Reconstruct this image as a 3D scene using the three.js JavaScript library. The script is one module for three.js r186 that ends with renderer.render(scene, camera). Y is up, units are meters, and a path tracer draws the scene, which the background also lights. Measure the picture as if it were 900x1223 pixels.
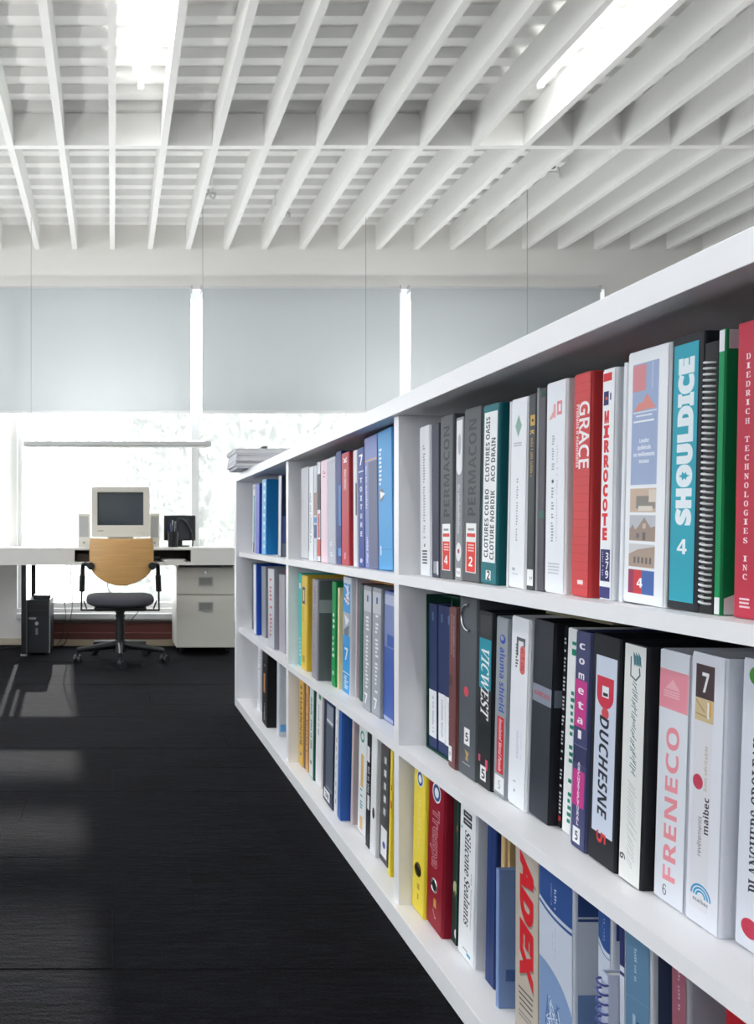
import * as THREE from 'three';
import { RoundedBoxGeometry } from 'three/addons/geometries/RoundedBoxGeometry.js';
import { mergeGeometries } from 'three/addons/utils/BufferGeometryUtils.js';
import { RectAreaLightUniformsLib } from 'three/addons/lights/RectAreaLightUniformsLib.js';

// ---------------------------------------------------------------- camera, sky, sun, exposure
const scene = new THREE.Scene();
const EYE = 0.836;                                   // lens height above the carpet
const camera = new THREE.PerspectiveCamera(2 * Math.atan(611.5 / 900) * 180 / Math.PI, 900 / 1223, 0.05, 200);
camera.position.set(0, EYE, 0);
camera.lookAt(0, EYE, -1);
camera.setViewOffset(900, 1223, 316, -26.5, 900, 1223);   // shifted lens: the horizon and the room's axis lie off centre
camera.focus = 0.95;
camera.userData.fStop = 20;
scene.add(camera);

const renderer = new THREE.WebGLRenderer();
renderer.toneMapping = THREE.LinearToneMapping;
renderer.toneMappingExposure = 1.68;
renderer.shadowMap.enabled = true;
RectAreaLightUniformsLib.init();

scene.background = new THREE.Color().setRGB(2.55, 2.65, 2.8);     // bright pale daylight sky

const sun = new THREE.DirectionalLight(new THREE.Color().setRGB(1, 0.99, 0.97), 3.4);
sun.position.set(-1.36, 6.68, -20);                   // low sun straight behind the window wall
sun.target.position.set(0, 0, 0);
sun.castShadow = true;
sun.shadow.mapSize.set(4096, 4096);
Object.assign(sun.shadow.camera, { left: -8, right: 8, top: 8, bottom: -8, near: 1, far: 50 });
scene.add(sun, sun.target);

// ---------------------------------------------------------------- helpers
let seed = 7;
const rnd = () => { seed = (seed * 16807) % 2147483647; return seed / 2147483647; };
const taken = {};
function numbered(name) { const n = taken[name] ?? 0; taken[name] = n + 1; return n ? `${name}_${String(n).padStart(3, '0')}` : name; }
const lin = (hex) => new THREE.Color(hex);
const mats = {};
function mat(hex, rough = 0.6, extra = {}) {
  const key = hex + rough + JSON.stringify(extra);
  return mats[key] ??= new THREE.MeshPhysicalMaterial({ color: lin(hex), roughness: rough, ...extra });
}
// depth Z is measured away from the lens: z = -Z
function box(x0, x1, y0, y1, Z0, Z1, r = 0) {
  const w = x1 - x0, h = y1 - y0, d = Math.abs(Z1 - Z0);
  const g = r ? new RoundedBoxGeometry(w, h, d, 2, r) : new THREE.BoxGeometry(w, h, d);
  g.translate((x0 + x1) / 2, (y0 + y1) / 2, -(Z0 + Z1) / 2);
  return g;
}
function tube(points, r, seg = 24, sides = 8) {
  return new THREE.TubeGeometry(new THREE.CatmullRomCurve3(points.map((p) => new THREE.Vector3(p[0], p[1], -p[2]))), seg, r, sides, false);
}
function rod(a, b, r, sides = 10, r2 = r) {
  const A = new THREE.Vector3(a[0], a[1], -a[2]), B = new THREE.Vector3(b[0], b[1], -b[2]), d = B.clone().sub(A);
  const g = new THREE.CylinderGeometry(r2, r, d.length(), sides);
  g.applyQuaternion(new THREE.Quaternion().setFromUnitVectors(new THREE.Vector3(0, 1, 0), d.normalize()));
  g.translate((A.x + B.x) / 2, (A.y + B.y) / 2, (A.z + B.z) / 2);
  return g;
}
function join(list) {
  return list.length === 1 ? list[0] : mergeGeometries(list.map((g) => { const o = g.index ? g.toNonIndexed() : g; for (const k of Object.keys(o.attributes)) if (!['position', 'normal', 'uv'].includes(k)) o.deleteAttribute(k); return o; }));
}
function put(parent, name, geos, m) {
  const o = new THREE.Mesh(join([].concat(geos)), m);
  o.name = parent === scene ? numbered(name) : name;
  o.castShadow = o.receiveShadow = true;
  parent.add(o);
  return o;
}
function thing(name, label, category, group, at = [0, 0, 0]) {
  const o = new THREE.Group();
  o.name = numbered(name);
  o.position.set(at[0], at[1], -at[2]);
  o.userData = { label, category };
  if (group) o.userData.group = group;
  scene.add(o);
  return o;
}
function single(name, label, category, geos, m, group) {
  const o = put(scene, name, geos, m);
  o.userData = { label, category };
  if (group) o.userData.group = group;
  return o;
}
function structure(name, label, category) {
  const o = new THREE.Group();
  o.name = name;
  o.userData = { kind: 'structure', label, category };
  scene.add(o);
  return o;
}
function noiseTexture(n, fn, srgb, repeat = [1, 1]) {
  const a = new Uint8Array(n * n * 4);
  for (let y = 0; y < n; y++) for (let x = 0; x < n; x++) {
    const v = fn(x, y, n), i = (y * n + x) * 4;
    a[i] = v[0]; a[i + 1] = v[1]; a[i + 2] = v[2]; a[i + 3] = 255;
  }
  const t = new THREE.DataTexture(a, n, n);
  t.wrapS = t.wrapT = THREE.RepeatWrapping; t.magFilter = THREE.LinearFilter; t.minFilter = THREE.LinearMipmapLinearFilter;
  t.repeat.set(...repeat);
  if (srgb) t.colorSpace = THREE.SRGBColorSpace;
  t.needsUpdate = true;
  return t;
}
// tileable value noise
function valueNoise(n, cells) {
  const g = Array.from({ length: cells[0] * cells[1] }, rnd);
  const s = (t) => t * t * (3 - 2 * t);
  return (x, y) => {
    const u = x / n * cells[0], v = y / n * cells[1], i = Math.floor(u), j = Math.floor(v), fu = s(u - i), fv = s(v - j);
    const q = (a, b) => g[(b % cells[1]) * cells[0] + (a % cells[0])];
    return (q(i, j) * (1 - fu) + q(i + 1, j) * fu) * (1 - fv) + (q(i, j + 1) * (1 - fu) + q(i + 1, j + 1) * fu) * fv;
  };
}

// ---------------------------------------------------------------- the room
const WALL = 5.70, LEFT = -3.6, RIGHT = 5.2, REAR = -3.5, DECK = 3.174, JOIST = 2.99;
const paint = mat('#eeedea', 0.75);
const ceilingPaint = mat('#f6f6f4', 0.7);
const trimWhite = mat('#eef0f1', 0.45);

// carpet: dark charcoal planks with a streaky loop pile
const cn1 = valueNoise(512, [8, 64]), cn2 = valueNoise(512, [32, 170]), cn3 = valueNoise(512, [4, 4]);
const carpetMap = noiseTexture(512, (x, y) => {
  const v = 0.6 + 0.45 * cn1(x, y) + 0.55 * (cn2(x, y) - 0.5) + 0.9 * (rnd() - 0.5) + 0.2 * (cn3(x, y) - 0.5), b = 19 * v;
  return [b, b * 1.03, b * 1.32].map((q) => Math.max(0, Math.min(255, q)));
}, true);
const carpetBump = noiseTexture(512, (x, y) => { const b = 255 * (0.55 * rnd() + 0.45 * cn2(x, y)); return [b, b, b]; }, false);
const carpet = new THREE.MeshPhysicalMaterial({ map: carpetMap, bumpMap: carpetBump, bumpScale: 0.0022, roughness: 0.95, specularIntensity: 0.25 });
const floor = structure('floor', 'charcoal carpet planks laid across the office floor', 'floor');
put(floor, 'floor_slab', box(LEFT - 0.2, RIGHT + 0.2, -0.2, -0.006, REAR - 0.2, WALL + 0.2), mat('#141416', 0.95));
function planeUV(g, sx, sy, ox, oy) {
  const p = g.attributes.position, uv = g.attributes.uv;
  for (let i = 0; i < p.count; i++) uv.setXY(i, p.getX(i) * sx + ox, p.getZ(i) * sy + oy);
  return g;
}
const rowDepth = 0.25, plankLen = 1.0;
for (let r = 0; r < 23; r++) {
  const Z1 = WALL - r * rowDepth, Z0 = Math.max(Z1 - rowDepth, 0.05), off = (r % 4) * 0.27;
  for (let k = 0; k < 4; k++) {
    const x0 = Math.max(-2.0, -2.0 + k * plankLen - off), x1 = Math.min(1.4, -2.0 + (k + 1) * plankLen - off);
    if (x1 - x0 < 0.05) continue;
    const lift = 0.0012 * rnd();
    put(floor, 'carpet_plank', planeUV(box(x0 + 0.0006, x1 - 0.0006, -0.006, -0.0008 + lift, Z0 + 0.0007, Z1 - 0.0007), 1, 1, rnd(), rnd()), carpet);
  }
}
put(floor, 'carpet_field', [
  planeUV(box(LEFT, -2.0, -0.006, 0, REAR, WALL), 1, 1, 0, 0), planeUV(box(1.4, RIGHT, -0.006, 0, REAR, WALL), 1, 1, 0, 0), planeUV(box(-2.0, 1.4, -0.006, 0, REAR, 0.05), 1, 1, 0, 0)], carpet);

// window wall
const wb = structure('wall_back', 'white wall with a long band of windows', 'wall');
const W0 = -0.72, W1 = 3.72, SILL = 0.273, HEAD = 2.69;
put(wb, 'wall_panel', [
  box(LEFT - 0.2, -2.3, 0, DECK, WALL, WALL + 0.2), box(-2.3, -0.76, 0, 0.70, WALL, WALL + 0.2), box(-2.3, -0.76, HEAD, DECK, WALL, WALL + 0.2), box(-0.76, W0, 0, DECK, WALL, WALL + 0.2), box(W1, RIGHT + 0.2, 0, DECK, WALL, WALL + 0.2),
  box(W0, W1, 0, SILL, WALL, WALL + 0.2), box(W0, W1, HEAD, DECK, WALL, WALL + 0.2)], paint);
put(wb, 'window_sill', box(W0, W1, SILL - 0.075, SILL - 0.03, WALL - 0.07, WALL + 0.02, 0.006), trimWhite);
const glass = new THREE.MeshPhysicalMaterial({ color: 0xffffff, transmission: 1, roughness: 0.5, ior: 1.5, thickness: 0 });
const clear = new THREE.MeshPhysicalMaterial({ color: 0xffffff, transmission: 1, roughness: 0.02, ior: 1.5, thickness: 0 });
const edges = [W0, 0.633, 2.20, W1];
for (let i = 0; i < 3; i++) {
  const w = structure(`window_${i + 1}`, ['bright window above the desk with hazy glass', 'bright hazy window beside the file cabinet', 'bright window behind the bookcase'][i], 'window');
  const a = edges[i] + (i ? 0.0 : 0), b = edges[i + 1], t = 0.028;
  put(w, 'frame', [box(a, a + t, SILL, HEAD, WALL + 0.07, WALL + 0.13), box(b - t, b, SILL, HEAD, WALL + 0.07, WALL + 0.13),
    box(a + t, b - t, SILL, SILL + 0.04, WALL + 0.07, WALL + 0.13), box(a + t, b - t, HEAD - 0.05, HEAD, WALL + 0.07, WALL + 0.13)], trimWhite);
  const pg = new THREE.PlaneGeometry(b - a - 2 * t, HEAD - SILL - 0.09);
  pg.translate((a + b) / 2, (SILL + HEAD - 0.01) / 2, -(WALL + 0.10));
  put(w, 'pane', pg, glass);
}
{
  const w = structure('window_8', 'bright hazy window beside the one above the desk', 'window'), a = -2.3, b = -0.76, t = 0.028;
  put(w, 'frame', [box(a, a + t, 0.70, HEAD, WALL + 0.07, WALL + 0.13), box(b - t, b, 0.70, HEAD, WALL + 0.07, WALL + 0.13), box(a + t, b - t, 0.70, 0.74, WALL + 0.07, WALL + 0.13), box(a + t, b - t, HEAD - 0.05, HEAD, WALL + 0.07, WALL + 0.13)], trimWhite);
  const pg = new THREE.PlaneGeometry(b - a - 2 * t, HEAD - 0.79); pg.translate((a + b) / 2, (0.74 + HEAD - 0.05) / 2, -(WALL + 0.10));
  put(w, 'pane', pg, glass);
}
const base = put(scene, 'baseboard_back', box(LEFT, RIGHT, 0, 0.05, WALL - 0.015, WALL, 0.003), mat('#c9c0ad', 0.6));
base.userData = { kind: 'structure', label: 'beige baseboard under the windows', category: 'baseboard' };

// wall facing the bookcase, with daylight windows; the other two walls
const wl = structure('wall_left', 'white wall with tall windows facing the bookcase', 'wall');
const LW = [[-2.6, -1.0], [-0.9, 0.7], [0.8, 2.4], [2.5, 4.1]];
put(wl, 'wall_panel', [box(LEFT - 0.2, LEFT, 0, 1.0, REAR, WALL), box(LEFT - 0.2, LEFT, 2.85, DECK, REAR, WALL),
  box(LEFT - 0.2, LEFT, 1.0, 2.85, REAR, LW[0][0]), box(LEFT - 0.2, LEFT, 1.0, 2.85, LW[3][1], WALL),
  ...[0, 1, 2].map((i) => box(LEFT - 0.2, LEFT, 1.0, 2.85, LW[i][1], LW[i + 1][0]))], paint);
LW.forEach(([a, b], i) => {
  const w = structure(`window_${i + 4}`, 'tall clear window in the white side wall', 'window');
  w.userData.group = 'windows in the side wall';
  put(w, 'frame', [box(LEFT - 0.12, LEFT - 0.06, 1.0, 2.85, a, a + 0.04), box(LEFT - 0.12, LEFT - 0.06, 1.0, 2.85, b - 0.04, b),
    box(LEFT - 0.12, LEFT - 0.06, 1.0, 1.04, a + 0.04, b - 0.04), box(LEFT - 0.12, LEFT - 0.06, 2.81, 2.85, a + 0.04, b - 0.04)], trimWhite);
  const pg = new THREE.PlaneGeometry(b - a - 0.08, 1.77);
  pg.rotateY(Math.PI / 2); pg.translate(LEFT - 0.09, 1.925, -(a + b) / 2);
  put(w, 'pane', pg, clear);
});
const wr = structure('wall_right', 'plain white wall beyond the bookcase', 'wall');
put(wr, 'wall_panel', box(RIGHT, RIGHT + 0.2, 0, DECK, REAR, WALL), paint);
const wf = structure('wall_front', 'plain white wall behind the viewer', 'wall');
put(wf, 'wall_panel', box(LEFT - 0.2, RIGHT + 0.2, 0, DECK, REAR - 0.2, REAR), paint);

// ceiling: folded steel deck on painted joists with one line of blocking
const ceiling = structure('ceiling', 'white ceiling of ribbed steel deck over exposed joists', 'ceiling');
{
  const pos = [], nor = [], uv = [], P = 0.15, prof = [[0, 0], [0.055, 0], [0.075, 0.038], [0.13, 0.038], [0.15, 0]];
  for (let z = REAR; z < WALL; z += P) for (let i = 0; i < 4; i++) {
    const [a, ya] = prof[i], [b, yb] = prof[i + 1], Z0 = z + a, Z1 = Math.min(z + b, WALL + 0.1), l = Math.hypot(b - a, yb - ya), ny = -(b - a) / l, nz = -(yb - ya) / l;
    const q = [[LEFT, ya, Z0], [RIGHT, yb, Z1], [RIGHT, ya, Z0], [LEFT, ya, Z0], [LEFT, yb, Z1], [RIGHT, yb, Z1]];
    for (const [x, y, Z] of q) { pos.push(x, DECK + y, -Z); nor.push(0, ny, nz); uv.push(x, Z); }
  }
  const g = new THREE.BufferGeometry();
  g.setAttribute('position', new THREE.Float32BufferAttribute(pos, 3));
  g.setAttribute('normal', new THREE.Float32BufferAttribute(nor, 3));
  g.setAttribute('uv', new THREE.Float32BufferAttribute(uv, 2));
  put(ceiling, 'ribbed_deck', g, ceilingPaint);
}
put(ceiling, 'roof_slab', box(LEFT - 0.2, RIGHT + 0.2, DECK + 0.045, DECK + 0.2, REAR - 0.2, WALL + 0.2), paint);
const joistX = [];
for (let k = -12; k <= 18; k++) { const x = k < 0 ? 0.283 * k : k <= 8 ? 0.287 * k : 2.296 + 0.273 * (k - 8); if (x > LEFT + 0.05 && x < RIGHT - 0.05) joistX.push(x); }
for (const x of joistX) put(ceiling, 'joist', box(x - 0.019, x + 0.019, JOIST, DECK, REAR, WALL), ceilingPaint);
for (const ZB of [4.18]) for (let i = 0; i + 1 < joistX.length; i++)
  put(ceiling, 'blocking', box(joistX[i] + 0.0195, joistX[i + 1] - 0.0195, JOIST + 0.001 + 0.003 * rnd(), DECK - 0.003, ZB, ZB + 0.038), ceilingPaint);

// fluorescent battens between the joists
const tubeGlow = new THREE.MeshStandardMaterial({ color: 0xffffff, emissive: new THREE.Color().setRGB(1, 1, 0.985), emissiveIntensity: 10 });
const lampWhite = mat('#f4f4f2', 0.4);
function batten(x, Z0, Z1, label, group) {
  const t = thing('fluorescent_light', label, 'ceiling light', group, [x, DECK, (Z0 + Z1) / 2]);
  const L = Z1 - Z0, yy = -0.0;
  const b = (a, c, d, e, f, g) => { const q = new THREE.BoxGeometry(c - a, e - d, g - f); q.translate((a + c) / 2, (d + e) / 2, (f + g) / 2); return q; };
  put(t, 'housing', b(-0.04, 0.04, yy - 0.045, yy - 0.001, -L / 2, L / 2), lampWhite);
  for (const e of [-L / 2, L / 2 - 0.02]) put(t, 'lamp_holder', b(-0.014, 0.014, -0.095, -0.045, e, e + 0.02), lampWhite);
  const c = new THREE.CylinderGeometry(0.013, 0.013, L - 0.04, 14); c.rotateX(Math.PI / 2); c.translate(0, -0.078, 0);
  put(t, 'lamp_tube', c, tubeGlow);
  const r = new THREE.RectAreaLight(new THREE.Color().setRGB(1, 1, 0.985), 15, 0.07, L - 0.06);
  r.position.set(x, DECK - 0.094, -(Z0 + Z1) / 2);
  r.lookAt(x, 0, -(Z0 + Z1) / 2);
  scene.add(r);
}
const lx = [0.1435, (joistX.find((v) => v > 2.0) + 2.296) / 2, -1.84];
const lampLabels = ['lit fluorescent batten between joists over the carpet aisle', 'lit fluorescent batten between joists above the bookcase', 'lit fluorescent batten along the side wall windows'];
lx.forEach((x, i) => [[2.62, 3.80], [0.2, 1.4], [-2.2, -1.0]].forEach(([a, b], k) => batten(x, a, b, lampLabels[i] + ['', ', middle one of its line', ', last of its line'][k], 'fluorescent battens in the ceiling bays')));

// small electrical boxes with cables on the deck
for (const [x, Z, lab] of [[0.60, 4.95, 'small white electrical box on the deck above the desk'], [1.17, 5.25, 'electrical box with looped cable beside a joist above the windows'], [2.72, 4.65, 'electrical box with grey flexible conduit loop between joists'], [3.7, 4.9, 'dark cable clip between joists near the window wall']]) {
  const t = thing('junction_box', lab, 'electrical box', null, [x, DECK, Z]);
  const g = new RoundedBoxGeometry(0.1, 0.07, 0.11, 2, 0.006); g.translate(0, -0.036, 0);
  put(t, 'box_body', g, lampWhite);
  const s = new THREE.CylinderGeometry(0.012, 0.012, 0.01, 12); s.translate(0, -0.075, 0);
  put(t, 'plug', s, mat('#55565a', 0.5));
  const cb = new THREE.TubeGeometry(new THREE.CatmullRomCurve3([[0.02, -0.05, 0], [0.06, -0.12, -0.03], [0.09, -0.06, -0.1], [0.05, -0.015, -0.2], [0.04, -0.008, -0.42]].map((p) => new THREE.Vector3(...p))), 28, 0.008, 8);
  put(t, 'cable', cb, mat('#d9d9d6', 0.6));
}

// ---------------------------------------------------------------- outdoors
const ground = structure('ground', 'pale paved ground outside the windows', 'ground');
put(ground, 'paving', box(-30, 30, -0.5, -0.35, WALL + 0.2, 60), mat('#e8e6e0', 0.9));
put(ground, 'side_paving', box(-40, LEFT - 0.2, -0.5, -0.35, -30, WALL + 0.2), mat('#e8e6e0', 0.9));
const leafMat = new THREE.MeshPhysicalMaterial({ color: lin('#ccd4c8'), roughness: 0.9, transmission: 0.5, thickness: 0, side: THREE.DoubleSide });
const barkMat = mat('#7a6a58', 0.9);
function shrub(x, Z, h, rx, n, label) {
  const t = thing('shrub', label, 'shrub', 'shrubs outside the windows', [x, -0.35, Z]);
  put(t, 'trunk', rod([0, 0, 0], [0.05, h * 0.75, 0], 0.09, 10, 0.04), barkMat);
  const lg = new THREE.PlaneGeometry(0.17, 0.1, 2, 1);
  const pp = lg.attributes.position; for (let i = 0; i < pp.count; i++) pp.setZ(i, 0.02 * Math.cos(pp.getX(i) * 18)); lg.computeVertexNormals();
  const im = new THREE.InstancedMesh(lg, leafMat, n), o = new THREE.Object3D();
  for (let i = 0; i < n; i++) {
    const a = rnd() * 6.283, r = Math.sqrt(rnd()), v = rnd();
    const k = 0.9 + 0.1 * Math.sin(v * 9);
    o.position.set(Math.cos(a) * r * rx * k, 0.1 + v * (h - 0.15), Math.sin(a) * r * rx * 0.7 * k);
    o.rotation.set(rnd() * 6.28, rnd() * 6.28, rnd() * 6.28); o.scale.setScalar(0.7 + 0.8 * rnd()); o.updateMatrix();
    im.setMatrixAt(i, o.matrix);
  }
  im.name = 'foliage'; im.userData.kind = 'stuff'; im.castShadow = im.receiveShadow = true;
  t.add(im);
}
{
  const t = thing('pergola', 'white garden pergola with a broad post outside the windows', 'pergola', null, [0, -0.35, 10.5]), pm = mat('#e6e6e2', 0.7);
  const b = (x0, x1, y0, y1, z0, z1) => { const g = new THREE.BoxGeometry(x1 - x0, y1 - y0, z1 - z0); g.translate((x0 + x1) / 2, (y0 + y1) / 2 + 0.35, (z0 + z1) / 2); return g; };
  put(t, 'post', b(-0.65, -0.1, -0.35, 3.3, -0.04, 0.04), pm);
  put(t, 'post', b(-3.4, -3.2, -0.35, 2.93, -0.04, 0.04), pm);
  for (const [y0, y1] of [[2.645, 2.745], [2.85, 2.94]]) put(t, 'beam', b(-3.2, -0.65, y0, y1, -0.03, 0.03), pm);
}
shrub(0.7, 10.2, 3.68, 0.95, 6500, 'leafy shrub outside the window above the file cabinet');
shrub(2.4, 10.3, 3.7, 1.0, 6000, 'leafy shrub outside the middle window');
shrub(4.2, 10.3, 3.68, 1.1, 5000, 'leafy shrub outside the window beyond the bookcase');

// ---------------------------------------------------------------- roller blinds
const blindCloth = new THREE.MeshPhysicalMaterial({ color: lin('#c4cacd'), roughness: 1, transmission: 0.035, thickness: 0, side: THREE.DoubleSide });
const rollerMat = mat('#e4e6e7', 0.5), chrome = mat('#c9ccd0', 0.25, { metalness: 1 });
[[-2.5, -1.0, 'pale roller blind halfway down over the window beside the desk one'], [-0.94, 0.598, 'pale roller blind pulled halfway down above the computer desk'], [0.665, 2.165, 'pale roller blind pulled halfway down over the middle window'], [2.225, 3.665, 'pale roller blind beyond the top of the bookcase']].forEach(([a, b, lab]) => {
  const t = thing('roller_blind', lab, 'blind', 'roller blinds along the window wall', [(a + b) / 2, 2.70, WALL - 0.03]);
  const w = b - a;
  const cyl = new THREE.CylinderGeometry(0.02, 0.02, w - 0.01, 16); cyl.rotateZ(Math.PI / 2); cyl.translate(0, -0.022, -0.0);
  put(t, 'roller', cyl, rollerMat);
  const g = new THREE.PlaneGeometry(w - 0.02, 0.93, 60, 12), p = g.attributes.position;
  for (let i = 0; i < p.count; i++) { const x = p.getX(i), y = p.getY(i); p.setZ(i, 0.022 + 0.0025 * Math.sin(x * 17 + 2 * a) * (0.5 - y / 0.93) + 0.0015 * Math.sin(x * 41) * (0.5 - y / 0.93)); }
  g.translate(0, -0.022 - 0.465, 0); g.computeVertexNormals();
  put(t, 'cloth', g, blindCloth);
  const hb = new RoundedBoxGeometry(w - 0.02, 0.022, 0.012, 2, 0.004); hb.translate(0, -0.96 + 0.012, 0.022);
  put(t, 'hem_bar', hb, mat('#d9dcde', 0.6));
  for (const s of [-1, 1]) { const k = new THREE.BoxGeometry(0.006, 0.05, 0.045); k.translate(s * (w / 2 - 0.002), -0.022, -0.002); put(t, 'bracket', k, chrome); }
});

// ---------------------------------------------------------------- linear pendants over the desks, throwing their light up to the ceiling
const upGlow = new THREE.MeshStandardMaterial({ color: 0xffffff, emissive: new THREE.Color().setRGB(1, 0.985, 0.95), emissiveIntensity: 4 });
function pendant(x, Z, len, inset, turn, label) {
  const t = thing('pendant_light', label, 'pendant light', 'linear pendants over the desks', [x, 0, Z]);
  t.rotation.y = turn;
  const h = new RoundedBoxGeometry(len, 0.034, 0.1, 2, 0.006); h.translate(0, 1.447, 0);
  put(t, 'housing', h, mat('#d6d8d8', 0.5));
  const d = new THREE.BoxGeometry(len - 0.06, 0.004, 0.07); d.translate(0, 1.428, 0);
  put(t, 'diffuser', d, mat('#f2f2ee', 0.4));
  const u = new THREE.BoxGeometry(len - 0.08, 0.004, 0.07); u.translate(0, 1.466, 0);
  put(t, 'light_panel', u, upGlow);
  for (const s of [-1, 1]) { const w = new THREE.CylinderGeometry(0.0016, 0.0016, DECK - 1.464, 6); w.translate(s * (len / 2 - inset), (DECK + 1.464) / 2, 0); put(t, 'suspension_wire', w, mat('#8d9093', 0.4)); }
  const r = new THREE.RectAreaLight(new THREE.Color().setRGB(1, 1, 0.99), 15.5, turn ? 0.07 : len - 0.1, turn ? len - 0.1 : 0.07);
  r.position.set(x, 1.472, -Z); r.lookAt(x, 4, -Z);
  scene.add(r);
}
pendant(0.032, 5.12, 1.265, 0.05, 0, 'slim white linear pendant hanging over the computer desk');
pendant(2.27, 5.12, 1.3, 0.102, 0, 'slim linear pendant hung on thin wires behind the bookcase');
pendant(-2.4, 3.4, 1.3, 0.102, Math.PI / 2, 'slim linear pendant along the side wall windows near the desk');
pendant(-2.4, 1.2, 1.3, 0.102, Math.PI / 2, 'slim linear pendant along the middle of the side wall windows');
pendant(-1.15, 3.3, 1.3, 0.102, Math.PI / 2, 'slim linear pendant over the open carpet near the window wall');
pendant(-1.15, 1.0, 1.3, 0.102, Math.PI / 2, 'slim linear pendant over the middle of the open carpet');
pendant(3.2, 2.4, 1.3, 0.102, Math.PI / 2, 'slim linear pendant beyond the bookcase by the plain wall');

// ---------------------------------------------------------------- desk
const DF = 5.14, deskWhite = mat('#e7e6e2', 0.45), black = mat('#17181b', 0.45), darkPlastic = mat('#1f2226', 0.4);
{
  const t = thing('desk', 'long white office desk with thick front edge and black steel legs', 'desk', null, [0, 0, 5.4]);
  const b = (x0, x1, y0, y1, Z0, Z1, r) => { const g = box(x0, x1, y0, y1, Z0, Z1, r); g.translate(0, 0, 5.4); return g; };
  put(t, 'desktop', b(-1.9, 1.35, 0.727, 0.745, DF, 5.63, 0.003), deskWhite);
  put(t, 'front_fascia', [b(-1.9, -0.257, 0.625, 0.727, DF, DF + 0.018), b(0.537, 1.35, 0.625, 0.727, DF, DF + 0.018), b(-0.257, 0.537, 0.625, 0.647, DF, DF + 0.018)], deskWhite);
  put(t, 'underside_shelf', b(-0.27, 0.55, 0.629, 0.645, DF + 0.018, DF + 0.32), deskWhite);
  put(t, 'slot_divider', [b(-0.268, -0.259, 0.645, 0.727, DF + 0.018, DF + 0.32), b(0.539, 0.548, 0.645, 0.727, DF + 0.018, DF + 0.32), b(-0.268, 0.548, 0.645, 0.727, DF + 0.32, DF + 0.33)], mat('#4a4845', 0.7));
  for (const [x, Z] of [[-0.608, DF + 0.03], [-0.585, 5.59], [1.2, DF + 0.03], [1.2, 5.56], [-1.8, DF + 0.03], [-1.8, 5.56]]) {
    const l = put(t, 'leg', b(x - 0.016, x + 0.016, 0.012, 0.727, Z, Z + 0.032), black);
    put(l, 'levelling_foot', b(x - 0.02, x + 0.02, 0, 0.012, Z - 0.004, Z + 0.036), mat('#8b8d8f', 0.4));
  }
}
{
  const slot = (name, lab, cat, g, m) => single(name, lab, cat, g, m);
  slot('paper_stack', 'white papers lying in the open slot under the desktop', 'papers', [box(0.36, 0.50, 0.645, 0.652, 5.17, 5.38), box(0.345, 0.49, 0.652, 0.658, 5.165, 5.375), box(0.355, 0.505, 0.658, 0.663, 5.175, 5.38)], mat('#e8e8e6', 0.8));
  slot('stapler', 'black stapler in the desk slot beside papers', 'stapler', [box(0.235, 0.345, 0.645, 0.657, 5.18, 5.215, 0.005), box(0.24, 0.335, 0.66, 0.685, 5.182, 5.213, 0.01)], black);
  slot('cable_box', 'small dark box in the desk slot behind the chair', 'box', box(-0.245, -0.16, 0.645, 0.70, 5.19, 5.28, 0.004), mat('#3a2f2a', 0.7));
}

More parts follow.
